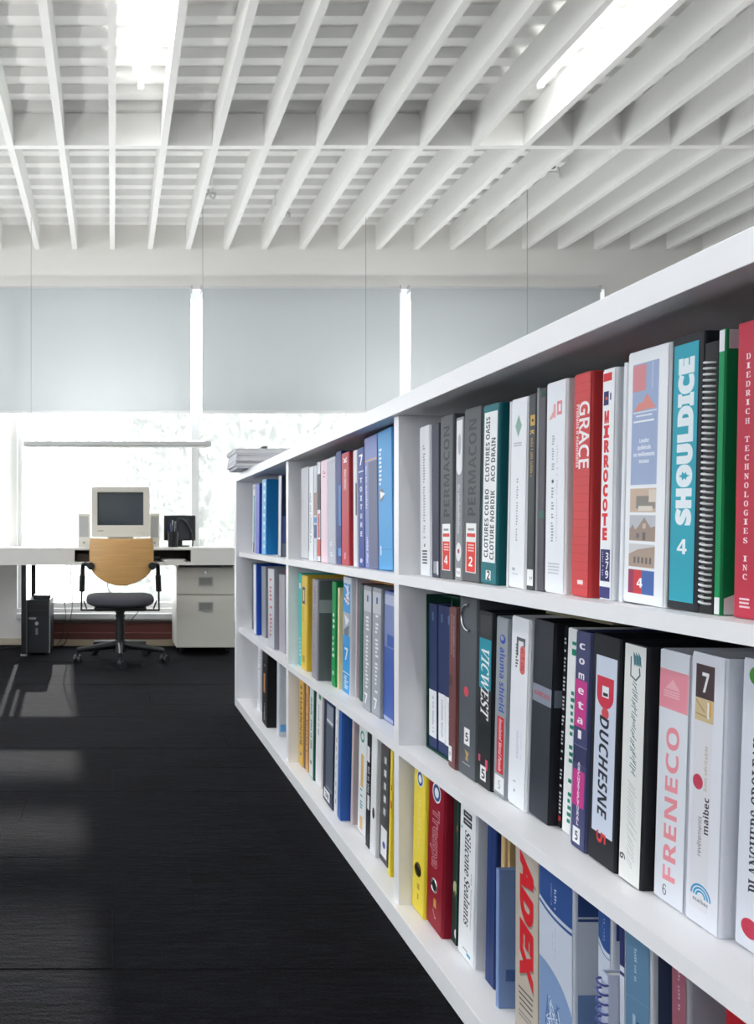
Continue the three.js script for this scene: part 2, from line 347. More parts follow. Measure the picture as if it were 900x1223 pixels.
// ---------------------------------------------------------------- computer things on the desk
const beige = mat('#dcd9d0', 0.5), beigeDark = mat('#c5c1b6', 0.5);
{
  const Z = 5.31, cx = 0.058, t = thing('monitor', 'beige tube monitor with dark screen on the white desk', 'monitor', null, [cx, 0.745, Z]);
  const W = 0.402, y0 = 0.075, y1 = 0.42;
  const s = new THREE.Shape(); const R = (sh, a, b, c, d, r) => { sh.moveTo(a + r, b); sh.lineTo(c - r, b); sh.quadraticCurveTo(c, b, c, b + r); sh.lineTo(c, d - r); sh.quadraticCurveTo(c, d, c - r, d); sh.lineTo(a + r, d); sh.quadraticCurveTo(a, d, a, d - r); sh.lineTo(a, b + r); sh.quadraticCurveTo(a, b, a + r, b); };
  R(s, -W / 2, y0, W / 2, y1, 0.012);
  const hole = new THREE.Path(); R(hole, -0.166, 0.15, 0.166, 0.39, 0.01); s.holes.push(hole);
  const g = new THREE.ExtrudeGeometry(s, { depth: 0.05, bevelEnabled: true, bevelSize: 0.004, bevelThickness: 0.004, bevelSegments: 2 }); g.translate(0, 0, -0.05);
  put(t, 'bezel', g, beige);
  const pg = new THREE.PlaneGeometry(0.336, 0.244, 20, 16), pp = pg.attributes.position;
  for (let i = 0; i < pp.count; i++) pp.setZ(i, -0.012 - 0.35 * (pp.getX(i) ** 2 + pp.getY(i) ** 2)); pg.computeVertexNormals(); pg.translate(0, 0.27, 0);
  put(t, 'screen', pg, mat('#39444d', 0.18, { clearcoat: 1, clearcoatRoughness: 0.1 }));
  const body = new THREE.CylinderGeometry(0.10, 0.268, 0.27, 4, 1); body.rotateY(Math.PI / 4); body.rotateX(-Math.PI / 2); body.scale(1, 0.84, 1); body.translate(0, 0.25, -0.05 - 0.135);
  put(t, 'tube_housing', body, beigeDark);
  put(t, 'button', [0.12, 0.145, 0.165].map((x) => { const b = new THREE.CylinderGeometry(0.005, 0.005, 0.006, 12); b.rotateX(Math.PI / 2); b.translate(x, 0.1, 0.006); return b; }), beigeDark);
  const lg = new THREE.BoxGeometry(0.04, 0.006, 0.002); lg.translate(-0.14, 0.115, 0.005); put(t, 'name_plate', lg, mat('#8f8d88', 0.4));
  const nk = new THREE.CylinderGeometry(0.09, 0.11, 0.075, 24); nk.scale(1, 1, 0.8); nk.translate(0, 0.0445, -0.12); put(t, 'swivel_neck', nk, beigeDark);
  const st = new THREE.CylinderGeometry(0.135, 0.145, 0.02, 28); st.scale(1, 1, 0.8); st.translate(0, 0.01, -0.12); put(t, 'stand', st, beige);
}
for (const [x0, x1, lab] of [[-0.246, -0.160, 'pale desktop speaker standing on the window side of the tower computer'], [0.268, 0.338, 'pale desktop speaker between the monitor and the pen cup']]) {
  const t = thing('speaker', lab, 'speaker', 'desktop speakers', [(x0 + x1) / 2, 0.745, 5.40]), w = x1 - x0;
  const g = new RoundedBoxGeometry(w, 0.24, 0.1, 2, 0.008); g.translate(0, 0.12, -0.05); put(t, 'cabinet', g, beige);
  const gr = new RoundedBoxGeometry(w * 0.74, 0.15, 0.006, 2, 0.002); gr.translate(0, 0.145, 0.001); put(t, 'grille', gr, mat('#aeb0b0', 0.8));
  const k = new THREE.CylinderGeometry(0.008, 0.008, 0.012, 16); k.rotateX(Math.PI / 2); k.translate(0, 0.03, 0.004); put(t, 'knob', k, mat('#9a9c9c', 0.5));
}
{
  const t = thing('flat_display', 'small black flat panel display standing behind the pen cup', 'display', null, [0.487, 0.745, 5.45]);
  const g = new RoundedBoxGeometry(0.228, 0.182, 0.022, 2, 0.004); g.translate(0, 0.136, 0); put(t, 'casing', g, black);
  const p = new THREE.PlaneGeometry(0.206, 0.156); p.translate(0, 0.137, 0.0115); put(t, 'screen', p, mat('#20262b', 0.15));
  const n = new THREE.BoxGeometry(0.04, 0.06, 0.018); n.translate(0, 0.03, -0.018); put(t, 'stand_neck', n, black);
  const f = new THREE.CylinderGeometry(0.07, 0.075, 0.01, 24); f.scale(1, 1, 0.7); f.translate(0, 0.005, -0.01); put(t, 'stand_foot', f, black);
}
{
  const t = thing('pen_cup', 'dark mesh pen cup on the white desk', 'pen cup', null, [0.424, 0.745, 5.26]);
  const g = new THREE.LatheGeometry([[0, 0], [0.034, 0], [0.037, 0.11], [0.034, 0.11], [0.032, 0.006], [0, 0.006]].map((a) => new THREE.Vector2(...a)), 24); put(t, 'cup', g, mat('#202226', 0.5, { metalness: 0.4 }));
  const pens = [['#1c2f7a', -0.012, 0.01, 0.17, 0.1], ['#d9dadc', 0.01, -0.008, 0.18, -0.1], ['#22252a', 0.004, 0.012, 0.16, 0.22], ['#b9bcc0', -0.016, -0.01, 0.19, -0.2], ['#2b2b2f', 0.016, 0.004, 0.175, -0.02]];
  pens.forEach(([c, x, z, l, lean], i) => {
    const o = thing('pen', ['blue pen standing in the dark mesh cup', 'white pen standing in the dark mesh cup', 'black marker standing in the dark mesh cup', 'silver pen standing in the dark mesh cup', 'black pen standing in the dark mesh cup'][i], 'pen', 'pens in the desk cup', [0.424 + x, 0.752, 5.26 - z]);
    o.rotation.z = lean * 0.4;
    const b = new THREE.CylinderGeometry(0.0045, 0.0045, l - 0.02, 8); b.translate(0, (l - 0.02) / 2 + 0.012, 0); put(o, 'barrel', b, mat(c, 0.4));
    const tip = new THREE.ConeGeometry(0.0045, 0.014, 8); tip.rotateX(Math.PI); tip.translate(0, 0.007, 0); put(o, 'tip', tip, mat('#77797c', 0.4));
    const cl = new THREE.BoxGeometry(0.002, 0.035, 0.004); cl.translate(0, l - 0.03, 0.006); put(o, 'clip', cl, chrome);
  });
  single('desk_cable', 'black gooseneck cable arching up from the desk by the flat display', 'cable', tube([[0.452, 0.86, 5.37], [0.47, 0.945, 5.37], [0.52, 0.93, 5.37], [0.56, 0.86, 5.37], [0.575, 0.78, 5.37], [0.57, 0.749, 5.37]], 0.005), black);
}

// ---------------------------------------------------------------- under the desk
{
  const t = thing('computer_tower', 'black tower computer with silver trim on the carpet', 'computer', null, [-0.511, 0, 5.21]);
  const g = new RoundedBoxGeometry(0.16, 0.365, 0.35, 2, 0.006); g.translate(0, 0.1985, -0.18); put(t, 'case', g, mat('#16191e', 0.35));
  const fr = new RoundedBoxGeometry(0.164, 0.37, 0.02, 2, 0.006); fr.translate(0, 0.199, 0); put(t, 'front_panel', fr, darkPlastic);
  put(t, 'trim_strip', [0.079, -0.079].map((x) => { const q = new THREE.BoxGeometry(0.005, 0.36, 0.008); q.translate(x, 0.199, 0.01); return q; }), mat('#9ba0a5', 0.35));
  for (const y of [0.335, 0.29]) { const q = new THREE.BoxGeometry(0.14, 0.035, 0.006); q.translate(0, y, 0.01); put(t, 'drive_bay', q, black); }
  const bt = new THREE.CylinderGeometry(0.012, 0.012, 0.008, 20); bt.rotateX(Math.PI / 2); bt.translate(-0.01, 0.22, 0.012); put(t, 'power_button', bt, mat('#a9adb2', 0.3));
  const p = new THREE.BoxGeometry(0.05, 0.014, 0.004); p.translate(-0.04, 0.255, 0.011); put(t, 'port', p, mat('#8d9297', 0.4));
  const p2 = new THREE.BoxGeometry(0.016, 0.045, 0.004); p2.translate(-0.01, 0.165, 0.011); put(t, 'port', p2, mat('#6f757b', 0.4));
  put(t, 'foot', [[-0.06, -0.03], [0.06, -0.03], [-0.06, -0.33], [0.06, -0.33]].map(([x, z]) => { const q = new THREE.CylinderGeometry(0.014, 0.016, 0.016, 12); q.translate(x, 0.008, z); return q; }), black);
  const r = thing('router', 'small black network box on top of the computer tower', 'router', null, [-0.49, 0.382, 5.28]);
  const rb = new RoundedBoxGeometry(0.115, 0.032, 0.11, 2, 0.008); rb.translate(0, 0.0165, 0); put(r, 'body', rb, black);
  put(r, 'indicator', [-0.02, 0, 0.02].map((x) => { const q = new THREE.BoxGeometry(0.006, 0.004, 0.003); q.translate(x, 0.016, 0.0555); return q; }), mat('#5f6b72', 0.4));
}
{
  const t = thing('file_cabinet', 'grey two drawer file cabinet on casters under the desk', 'file cabinet', null, [0.648, 0, 5.23]);
  const grey = mat('#d5d4cc', 0.45), W = 0.404;
  const b = (a, c, d, e, f, g, r) => { const q = r ? new RoundedBoxGeometry(c - a, e - d, g - f, 2, r) : new THREE.BoxGeometry(c - a, e - d, g - f); q.translate((a + c) / 2, (d + e) / 2, (f + g) / 2); return q; };
  put(t, 'body', b(-W / 2, W / 2, 0.045, 0.612, -0.44, -0.02, 0.003), grey);
  for (const [y0, y1, lock] of [[0.418, 0.606, 1], [0.05, 0.412, 0]]) {
    const d = put(t, 'drawer', b(-W / 2 + 0.002, W / 2 - 0.002, y0, y1, -0.02, 0, 0.003), grey), hy = lock ? 0.505 : 0.33;
    put(d, 'recessed_handle', [b(-0.052, 0.052, hy + 0.028, hy + 0.036, 0, 0.006), b(-0.052, 0.052, hy - 0.03, hy - 0.022, 0, 0.006), b(-0.052, -0.044, hy - 0.022, hy + 0.028, 0, 0.006), b(0.044, 0.052, hy - 0.022, hy + 0.028, 0, 0.006)], mat('#b4b5b1', 0.4));
    put(d, 'handle_cup', [b(-0.044, 0.044, hy - 0.022, hy + 0.028, 0, 0.001)], mat('#8d8f8c', 0.5));
    if (lock) { const q = new THREE.CylinderGeometry(0.008, 0.008, 0.008, 16); q.rotateX(Math.PI / 2); q.translate(0, 0.572, 0.003); put(d, 'lock', q, chrome); }
  }
  for (const [x, z] of [[-0.16, -0.06], [0.16, -0.06], [-0.16, -0.4], [0.16, -0.4]]) { const q = new THREE.CylinderGeometry(0.02, 0.02, 0.02, 16); q.rotateZ(Math.PI / 2); q.translate(x, 0.02, z); put(t, 'caster', [q, b(x - 0.014, x + 0.014, 0.035, 0.046, z - 0.014, z + 0.014)], black); }
  const s = single('folder', 'dark blue document folder lying on top of the file cabinet', 'folder', box(0.46, 0.84, 0.6128, 0.6245, 5.205, 5.60, 0.003), mat('#20263a', 0.5));
}
{
  const t = thing('wall_convector', 'low dark red convector cover under the window', 'heater', null, [0.25, 0, WALL - 0.02]);
  const b = (a, c, d, e, f, g, r) => { const q = new RoundedBoxGeometry(c - a, e - d, g - f, 2, r); q.translate((a + c) / 2, (d + e) / 2, (f + g) / 2); return q; };
  put(t, 'cover', b(-0.93, 1.6, 0.052, 0.165, 0.0, 0.055, 0.004), mat('#6b3a34', 0.5));
  put(t, 'top_rail', b(-0.93, 1.6, 0.165, 0.182, 0.0, 0.062, 0.004), mat('#4a2c29', 0.5));
  put(t, 'lower_rail', b(-0.93, 1.6, 0.095, 0.103, 0.05, 0.062, 0.003), mat('#94615a', 0.5));
  put(t, 'base_strip', b(-0.93, 1.6, 0.0, 0.052, 0.006, 0.05, 0.004), mat('#b7a890', 0.6));
}
[[[[-0.30, 0.63, 5.6], [-0.31, 0.5, 5.61], [-0.295, 0.33, 5.6], [-0.32, 0.15, 5.57], [-0.35, 0.03, 5.54], [-0.40, 0.006, 5.58]], 'black computer cable hanging behind the chair to the floor'],
  [[[0.02, 0.63, 5.5], [-0.03, 0.5, 5.52], [-0.02, 0.42, 5.5], [0.1, 0.36, 5.5], [0.2, 0.30, 5.52], [0.14, 0.2, 5.56]], 'thin black cable looping under the middle of the desk'],
  [[[-0.33, 0.62, 5.5], [-0.36, 0.42, 5.52], [-0.34, 0.24, 5.5], [-0.37, 0.08, 5.46], [-0.42, 0.005, 5.66]], 'black cable dropping beside the tower computer'],
  [[[-1.5, 0.006, 5.5], [-1.2, 0.006, 5.38], [-0.95, 0.02, 5.45], [-0.75, 0.006, 5.5], [-0.64, 0.03, 5.58], [-0.6, 0.1, 5.665]], 'black power cable lying on the carpet by the wall']].forEach(([pts, lab]) => single('cable', lab, 'cable', tube(pts, 0.003, 40, 7), black));

// ---------------------------------------------------------------- office chair
{
  const CX = 0.052, CZ = 4.98, t = thing('office_chair', 'office chair with curved plywood back and dark grey seat', 'chair', null, [CX, 0, CZ]);
  const L = (g) => { g.translate(-CX, 0, CZ); return g; };
  // plywood back shell
  const grain = valueNoise(512, [6, 60]), grain2 = valueNoise(512, [3, 170]);
  const woodMap = noiseTexture(512, (x, y) => { const v = 0.95 + 0.04 * (grain(x, y) - 0.5) + 0.05 * (grain2(x, y) - 0.5); return [222 * v, 172 * v, 108 * v * 0.97]; }, true);
  const wood = new THREE.MeshPhysicalMaterial({ map: woodMap, roughness: 0.42, clearcoat: 0.3, clearcoatRoughness: 0.35 });
  const prof = [[0, 0.03], [0.03, 0.07], [0.076, 0.105], [0.165, 0.15], [0.28, 0.184], [0.46, 0.205], [0.75, 0.206], [1, 0.2]];
  const hw = (v) => { for (let i = 1; i < prof.length; i++) if (v <= prof[i][0]) { const [a, p] = prof[i - 1], [b, q] = prof[i]; return p + (q - p) * (v - a) / (b - a); } return 0.202; };
  const nu = 28, nv = 22, pos = [], uv = [], idx = [];
  for (let s = 0; s < 2; s++) for (let j = 0; j <= nv; j++) for (let i = 0; i <= nu; i++) {
    const v = j / nv, u = i / nu * 2 - 1, x = hw(v) * u, y = 0.509 + 0.302 * v - (v > 0.95 ? 0.004 * (1 - u * u) : 0);
    const z = 0.20 + s * -0.012 - 1.1 * x * x - 0.045 * (v - 0.4) ** 2;
    pos.push(x + 0.007, y, z); uv.push(x * 2, y * 2);
  }
  const S = (nu + 1) * (nv + 1), q = (a, b, c, d) => idx.push(a, b, c, a, c, d);
  for (let j = 0; j < nv; j++) for (let i = 0; i < nu; i++) { const a = j * (nu + 1) + i; q(a, a + 1, a + nu + 2, a + nu + 1); q(S + a, S + a + nu + 1, S + a + nu + 2, S + a + 1); }
  for (let i = 0; i < nu; i++) { const a = i, b = nv * (nu + 1) + i; q(a, S + a, S + a + 1, a + 1); q(b, b + 1, S + b + 1, S + b); }
  for (let j = 0; j < nv; j++) { const a = j * (nu + 1), b = a + nu; q(a, a + nu + 1, S + a + nu + 1, S + a); q(b, S + b, S + b + nu + 1, b + nu + 1); }
  const g = new THREE.BufferGeometry(); g.setAttribute('position', new THREE.Float32BufferAttribute(pos, 3)); g.setAttribute('uv', new THREE.Float32BufferAttribute(uv, 2)); g.setIndex(idx); g.computeVertexNormals();
  put(t, 'backrest', g, wood);
  // seat cushion
  const seat = new THREE.SphereGeometry(1, 40, 24), sp = seat.attributes.position;
  for (let i = 0; i < sp.count; i++) { const f = (c, e) => Math.sign(c) * Math.abs(c) ** e; const x = f(sp.getX(i), 0.55) , y = f(sp.getY(i), 0.7), z = f(sp.getZ(i), 0.55); sp.setXYZ(i, x * 0.225, 0.405 + y * 0.045 - 0.012 * (1 - x * x) + 0.012 * x * x * 0, -0.055 + z * 0.215); }
  seat.computeVertexNormals();
  put(t, 'seat', seat, mat('#4b4c55', 0.9, { sheen: 0.4 }));
  const pan = new RoundedBoxGeometry(0.34, 0.03, 0.33, 3, 0.012); pan.translate(0, 0.352, -0.05); put(t, 'seat_pan', pan, black);
  // arms
  for (const s of [-1, 1]) {
    const ax = s * 0.245;
    const piv = new THREE.CylinderGeometry(0.024, 0.024, 0.03, 22); piv.rotateX(Math.PI / 2); piv.translate(s * 0.196 + 0.007, 0.633, 0.165); put(t, 'pivot', piv, black);
    put(t, 'armrest', [L(tube([[CX + s * 0.196, 0.633, CZ - 0.16], [CX + s * 0.225, 0.645, CZ - 0.14], [CX + ax * 0.98, 0.635, CZ - 0.11], [CX + ax, 0.56, CZ - 0.09], [CX + ax * 1.02, 0.47, CZ - 0.08]], 0.014, 30, 10)), L(rod([CX + ax * 1.0, 0.57, CZ - 0.092], [CX + ax * 1.02, 0.465, CZ - 0.08], 0.019, 12))], black);
    put(t, 'arm_rod', [L(rod([CX + ax * 1.02, 0.47, CZ - 0.08], [CX + ax * 1.04, 0.335, CZ - 0.04], 0.006)), L(rod([CX + ax * 0.98, 0.40, CZ - 0.02], [CX + ax * 0.9, 0.345, CZ - 0.01], 0.005))], black);
  }
  put(t, 'cross_bar', L(rod([CX - 0.255, 0.338, CZ - 0.04], [CX + 0.255, 0.338, CZ - 0.04], 0.006)), black);
  // column with bellows
  const bel = [[0, 0.335], [0.03, 0.335]]; for (let k = 0; k <= 14; k++) bel.push([k % 2 ? 0.026 : 0.034, 0.325 - k * 0.0145]); bel.push([0.022, 0.118], [0.0, 0.118]);
  put(t, 'gas_column', new THREE.LatheGeometry(bel.map((a) => new THREE.Vector2(...a)).reverse(), 24), darkPlastic);
  const hub = new THREE.CylinderGeometry(0.036, 0.045, 0.075, 20); hub.translate(0, 0.1, 0); put(t, 'hub', hub, black);
  for (let k = 0; k < 5; k++) {
    const a = Math.PI / 2 + k * 2 * Math.PI / 5, dx = Math.cos(a), dz = Math.sin(a), R = 0.295;
    const lg = new THREE.CylinderGeometry(0.016, 0.027, R - 0.02, 8); lg.scale(1, 1, 0.8); lg.rotateZ(-Math.PI / 2); lg.translate((R - 0.02) / 2 + 0.02, 0, 0); lg.rotateZ(-0.10); lg.translate(0, 0.112, 0); lg.rotateY(-a);
    const leg = put(t, 'base_leg', lg, black);
    const cw = []; for (const s of [-1, 1]) { const w = new THREE.CylinderGeometry(0.026, 0.026, 0.017, 20); w.rotateX(Math.PI / 2); w.translate(0.012, 0.026, s * 0.014); cw.push(w); }
    const fk = new RoundedBoxGeometry(0.03, 0.03, 0.012, 2, 0.004); fk.translate(0.006, 0.047, 0); cw.push(fk);
    const stem = new THREE.CylinderGeometry(0.006, 0.006, 0.04, 8); stem.translate(0, 0.065, 0); cw.push(stem);
    const cg = join(cw); cg.rotateY([0.4, 1.3, 2.2, -0.6, 0.9][k]); cg.translate(dx * R, 0, dz * R);
    put(leg, 'caster', cg, mat('#2c2e33', 0.4));
  }
}

// ---------------------------------------------------------------- bookcase
const XF = 0.60, XD = 0.6135, XB = 0.965, TOP0 = EYE + 0.2547, TOP1 = EYE + 0.2891;
const FLOOR = { 1: EYE - 0.0868, 2: EYE - 0.4528, 3: EYE - 0.795 };
const melamine = mat('#eff0f3', 0.38);
const bays = [[3.694, 3.649], [2.661, 2.627], [1.6414, 1.6150], [0.612, 0.579], [-0.42, -0.455]];
{
  const t = thing('bookcase', 'long low white bookcase with three shelves of binders', 'bookcase', null, [0.78, 0, 1.6]);
  const b = (...a) => { const g = box(...a); g.translate(-0.78, 0, 1.6); return g; };
  put(t, 'top_board', b(XF, XB, TOP0, TOP1, -0.455, 3.694, 0.0012), melamine);
  put(t, 'bottom_board', b(XF, XB, 0.0, FLOOR[3], -0.455, 3.694, 0.0012), melamine);
  for (const i of [0, 4]) put(t, 'end_panel', b(XF, XB, FLOOR[3], TOP0, bays[i][1], bays[i][0], 0.001), melamine);
  for (const i of [1, 2, 3]) put(t, 'divider', b(XD, XB - 0.012, FLOOR[3], TOP0, bays[i][1], bays[i][0]), melamine);
  for (let i = 0; i < 4; i++) for (const r of [1, 2]) put(t, 'shelf_board', b(XD, XB - 0.012, FLOOR[r] - 0.021, FLOOR[r], bays[i + 1][0], bays[i][1]), melamine);
  put(t, 'back_panel', b(XB - 0.012, XB - 0.002, FLOOR[3], TOP0, -0.42, 3.649), melamine);
}

// ---------------------------------------------------------------- printed spines: two atlas sheets
const sheets = [0, 1].map(() => { const c = document.createElement('canvas'); c.width = c.height = 2048; const x = c.getContext('2d'); x.fillStyle = '#ddd'; x.fillRect(0, 0, 2048, 2048); return { c, x, px: 2, py: 2, row: 0 }; });
const sheetMat = sheets.map((s) => { const t = new THREE.CanvasTexture(s.c); t.colorSpace = THREE.SRGBColorSpace; t.magFilter = THREE.LinearFilter; t.anisotropy = 8; return new THREE.MeshPhysicalMaterial({ map: t, roughness: 0.5, specularIntensity: 0.6 }); });
function cell(si, wm, hm, k, draw) {
  const s = sheets[si], w = Math.max(8, Math.round(wm * k)), h = Math.round(hm * k);
  if (s.px + w + 3 > 2048) { s.px = 2; s.py += s.row + 4; s.row = 0; }
  if (s.py + h > 2046) throw new Error('sheet full');
  const x = s.px, y = s.py; s.px += w + 4; s.row = Math.max(s.row, h);
  const c = s.x; c.save(); c.beginPath(); c.rect(x - 1, y - 1, w + 2, h + 2); c.clip(); c.translate(x, y);
  draw(pen(c, w, h)); c.restore();
  return [x / 2048, 1 - (y + h) / 2048, (x + w) / 2048, 1 - y / 2048];
}
function pen(c, w, h) {
  const P = { c, w, h };
  P.fill = (col) => { c.fillStyle = col; c.fillRect(-2, -2, w + 4, h + 4); };
  P.R = (col, u0, v0, u1, v1) => { c.fillStyle = col; c.fillRect(u0 * w, v0 * h, (u1 - u0) * w, (v1 - v0) * h); };
  P.grad = (list) => { const g = c.createLinearGradient(0, 0, w, 0); list.forEach(([o, col]) => g.addColorStop(o, col)); c.fillStyle = g; c.fillRect(-2, -2, w + 4, h + 4); };
  P.O = (col, u, v, ru, rv) => { c.fillStyle = col; c.beginPath(); c.ellipse(u * w, v * h, ru * w, rv ?? ru * w, 0, 0, 7); c.fill(); };
  P.poly = (col, pts) => { c.fillStyle = col; c.beginPath(); pts.forEach(([u, v], i) => (i ? c.lineTo(u * w, v * h) : c.moveTo(u * w, v * h))); c.fill(); };
  P.line = (col, lw, pts) => { c.strokeStyle = col; c.lineWidth = lw * w; c.beginPath(); pts.forEach(([u, v], i) => (i ? c.lineTo(u * w, v * h) : c.moveTo(u * w, v * h))); c.stroke(); };
  // vertical lettering filling v0..v1, glyph height s (share of the spine's width); way 1 reads downward, -1 upward
  P.V = (text, u, v0, v1, s, col, way = 1, o = {}) => {
    c.save(); c.translate(u * w, (v0 + v1) / 2 * h); c.rotate(way * Math.PI / 2);
    c.font = `${o.w ?? 'bold'} 100px ${o.f ?? 'sans-serif'}`; const m = c.measureText(text).width;
    const sy = s * w / 73; c.transform((v1 - v0) * h / m, 0, -(o.slant ?? 0) * sy, sy, 0, 0);
    c.textAlign = 'center'; c.textBaseline = 'alphabetic'; c.fillStyle = col;
    if (o.stroke) { c.strokeStyle = o.stroke; c.lineWidth = o.lw ?? 8; c.strokeText(text, 0, 36); }
    if (!o.hollow) c.fillText(text, 0, 36);
    c.restore();
  };
  // upright letters, one above the other
  P.S = (text, u, v0, v1, s, col, o = {}) => { const n = text.length; [...text].forEach((ch, i) => { if (ch !== ' ') P.H(ch, u, v0 + (v1 - v0) * (i + 0.5) / n, s, col, { ...o, h: o.gh ?? (v1 - v0) / n * 0.74 }); }); };
  // horizontal lettering centred at u, v, width s, glyph height o.h (share of the spine's height)
  P.H = (text, u, v, s, col, o = {}) => {
    c.save(); c.translate(u * w, v * h); c.font = `${o.w ?? 'bold'} 100px ${o.f ?? 'sans-serif'}`; const m = c.measureText(text).width, sx = s * w / m;
    c.scale(sx, o.h ? o.h * h / 73 : sx); c.textAlign = 'center'; c.fillStyle = col; if (o.heavy) { c.strokeStyle = col; c.lineWidth = o.heavy; c.strokeText(text, 0, 36); } c.fillText(text, 0, 36); c.restore();
  };
  // blurred small print that cannot be read: a broken line of marks
  P.D = (u, v0, v1, s, col, n = 24) => { c.fillStyle = col; for (let i = 0; i < n; i++) if (rnd() > 0.14) c.fillRect((u - s / 2 * (0.7 + 0.3 * rnd())) * w, (v0 + (v1 - v0) * i / n) * h, s * w * (0.55 + 0.45 * rnd()), (v1 - v0) / n * 0.55 * h); };
  P.bars = (col, u0, v0, u1, v1, n = 3) => { for (let i = 0; i < n; i++) P.R(col, u0, v0 + (v1 - v0) * (i + 0.2) / n, u1 - 0.12 * rnd() * (u1 - u0), v0 + (v1 - v0) * (i + 0.7) / n); };
  return P;
}

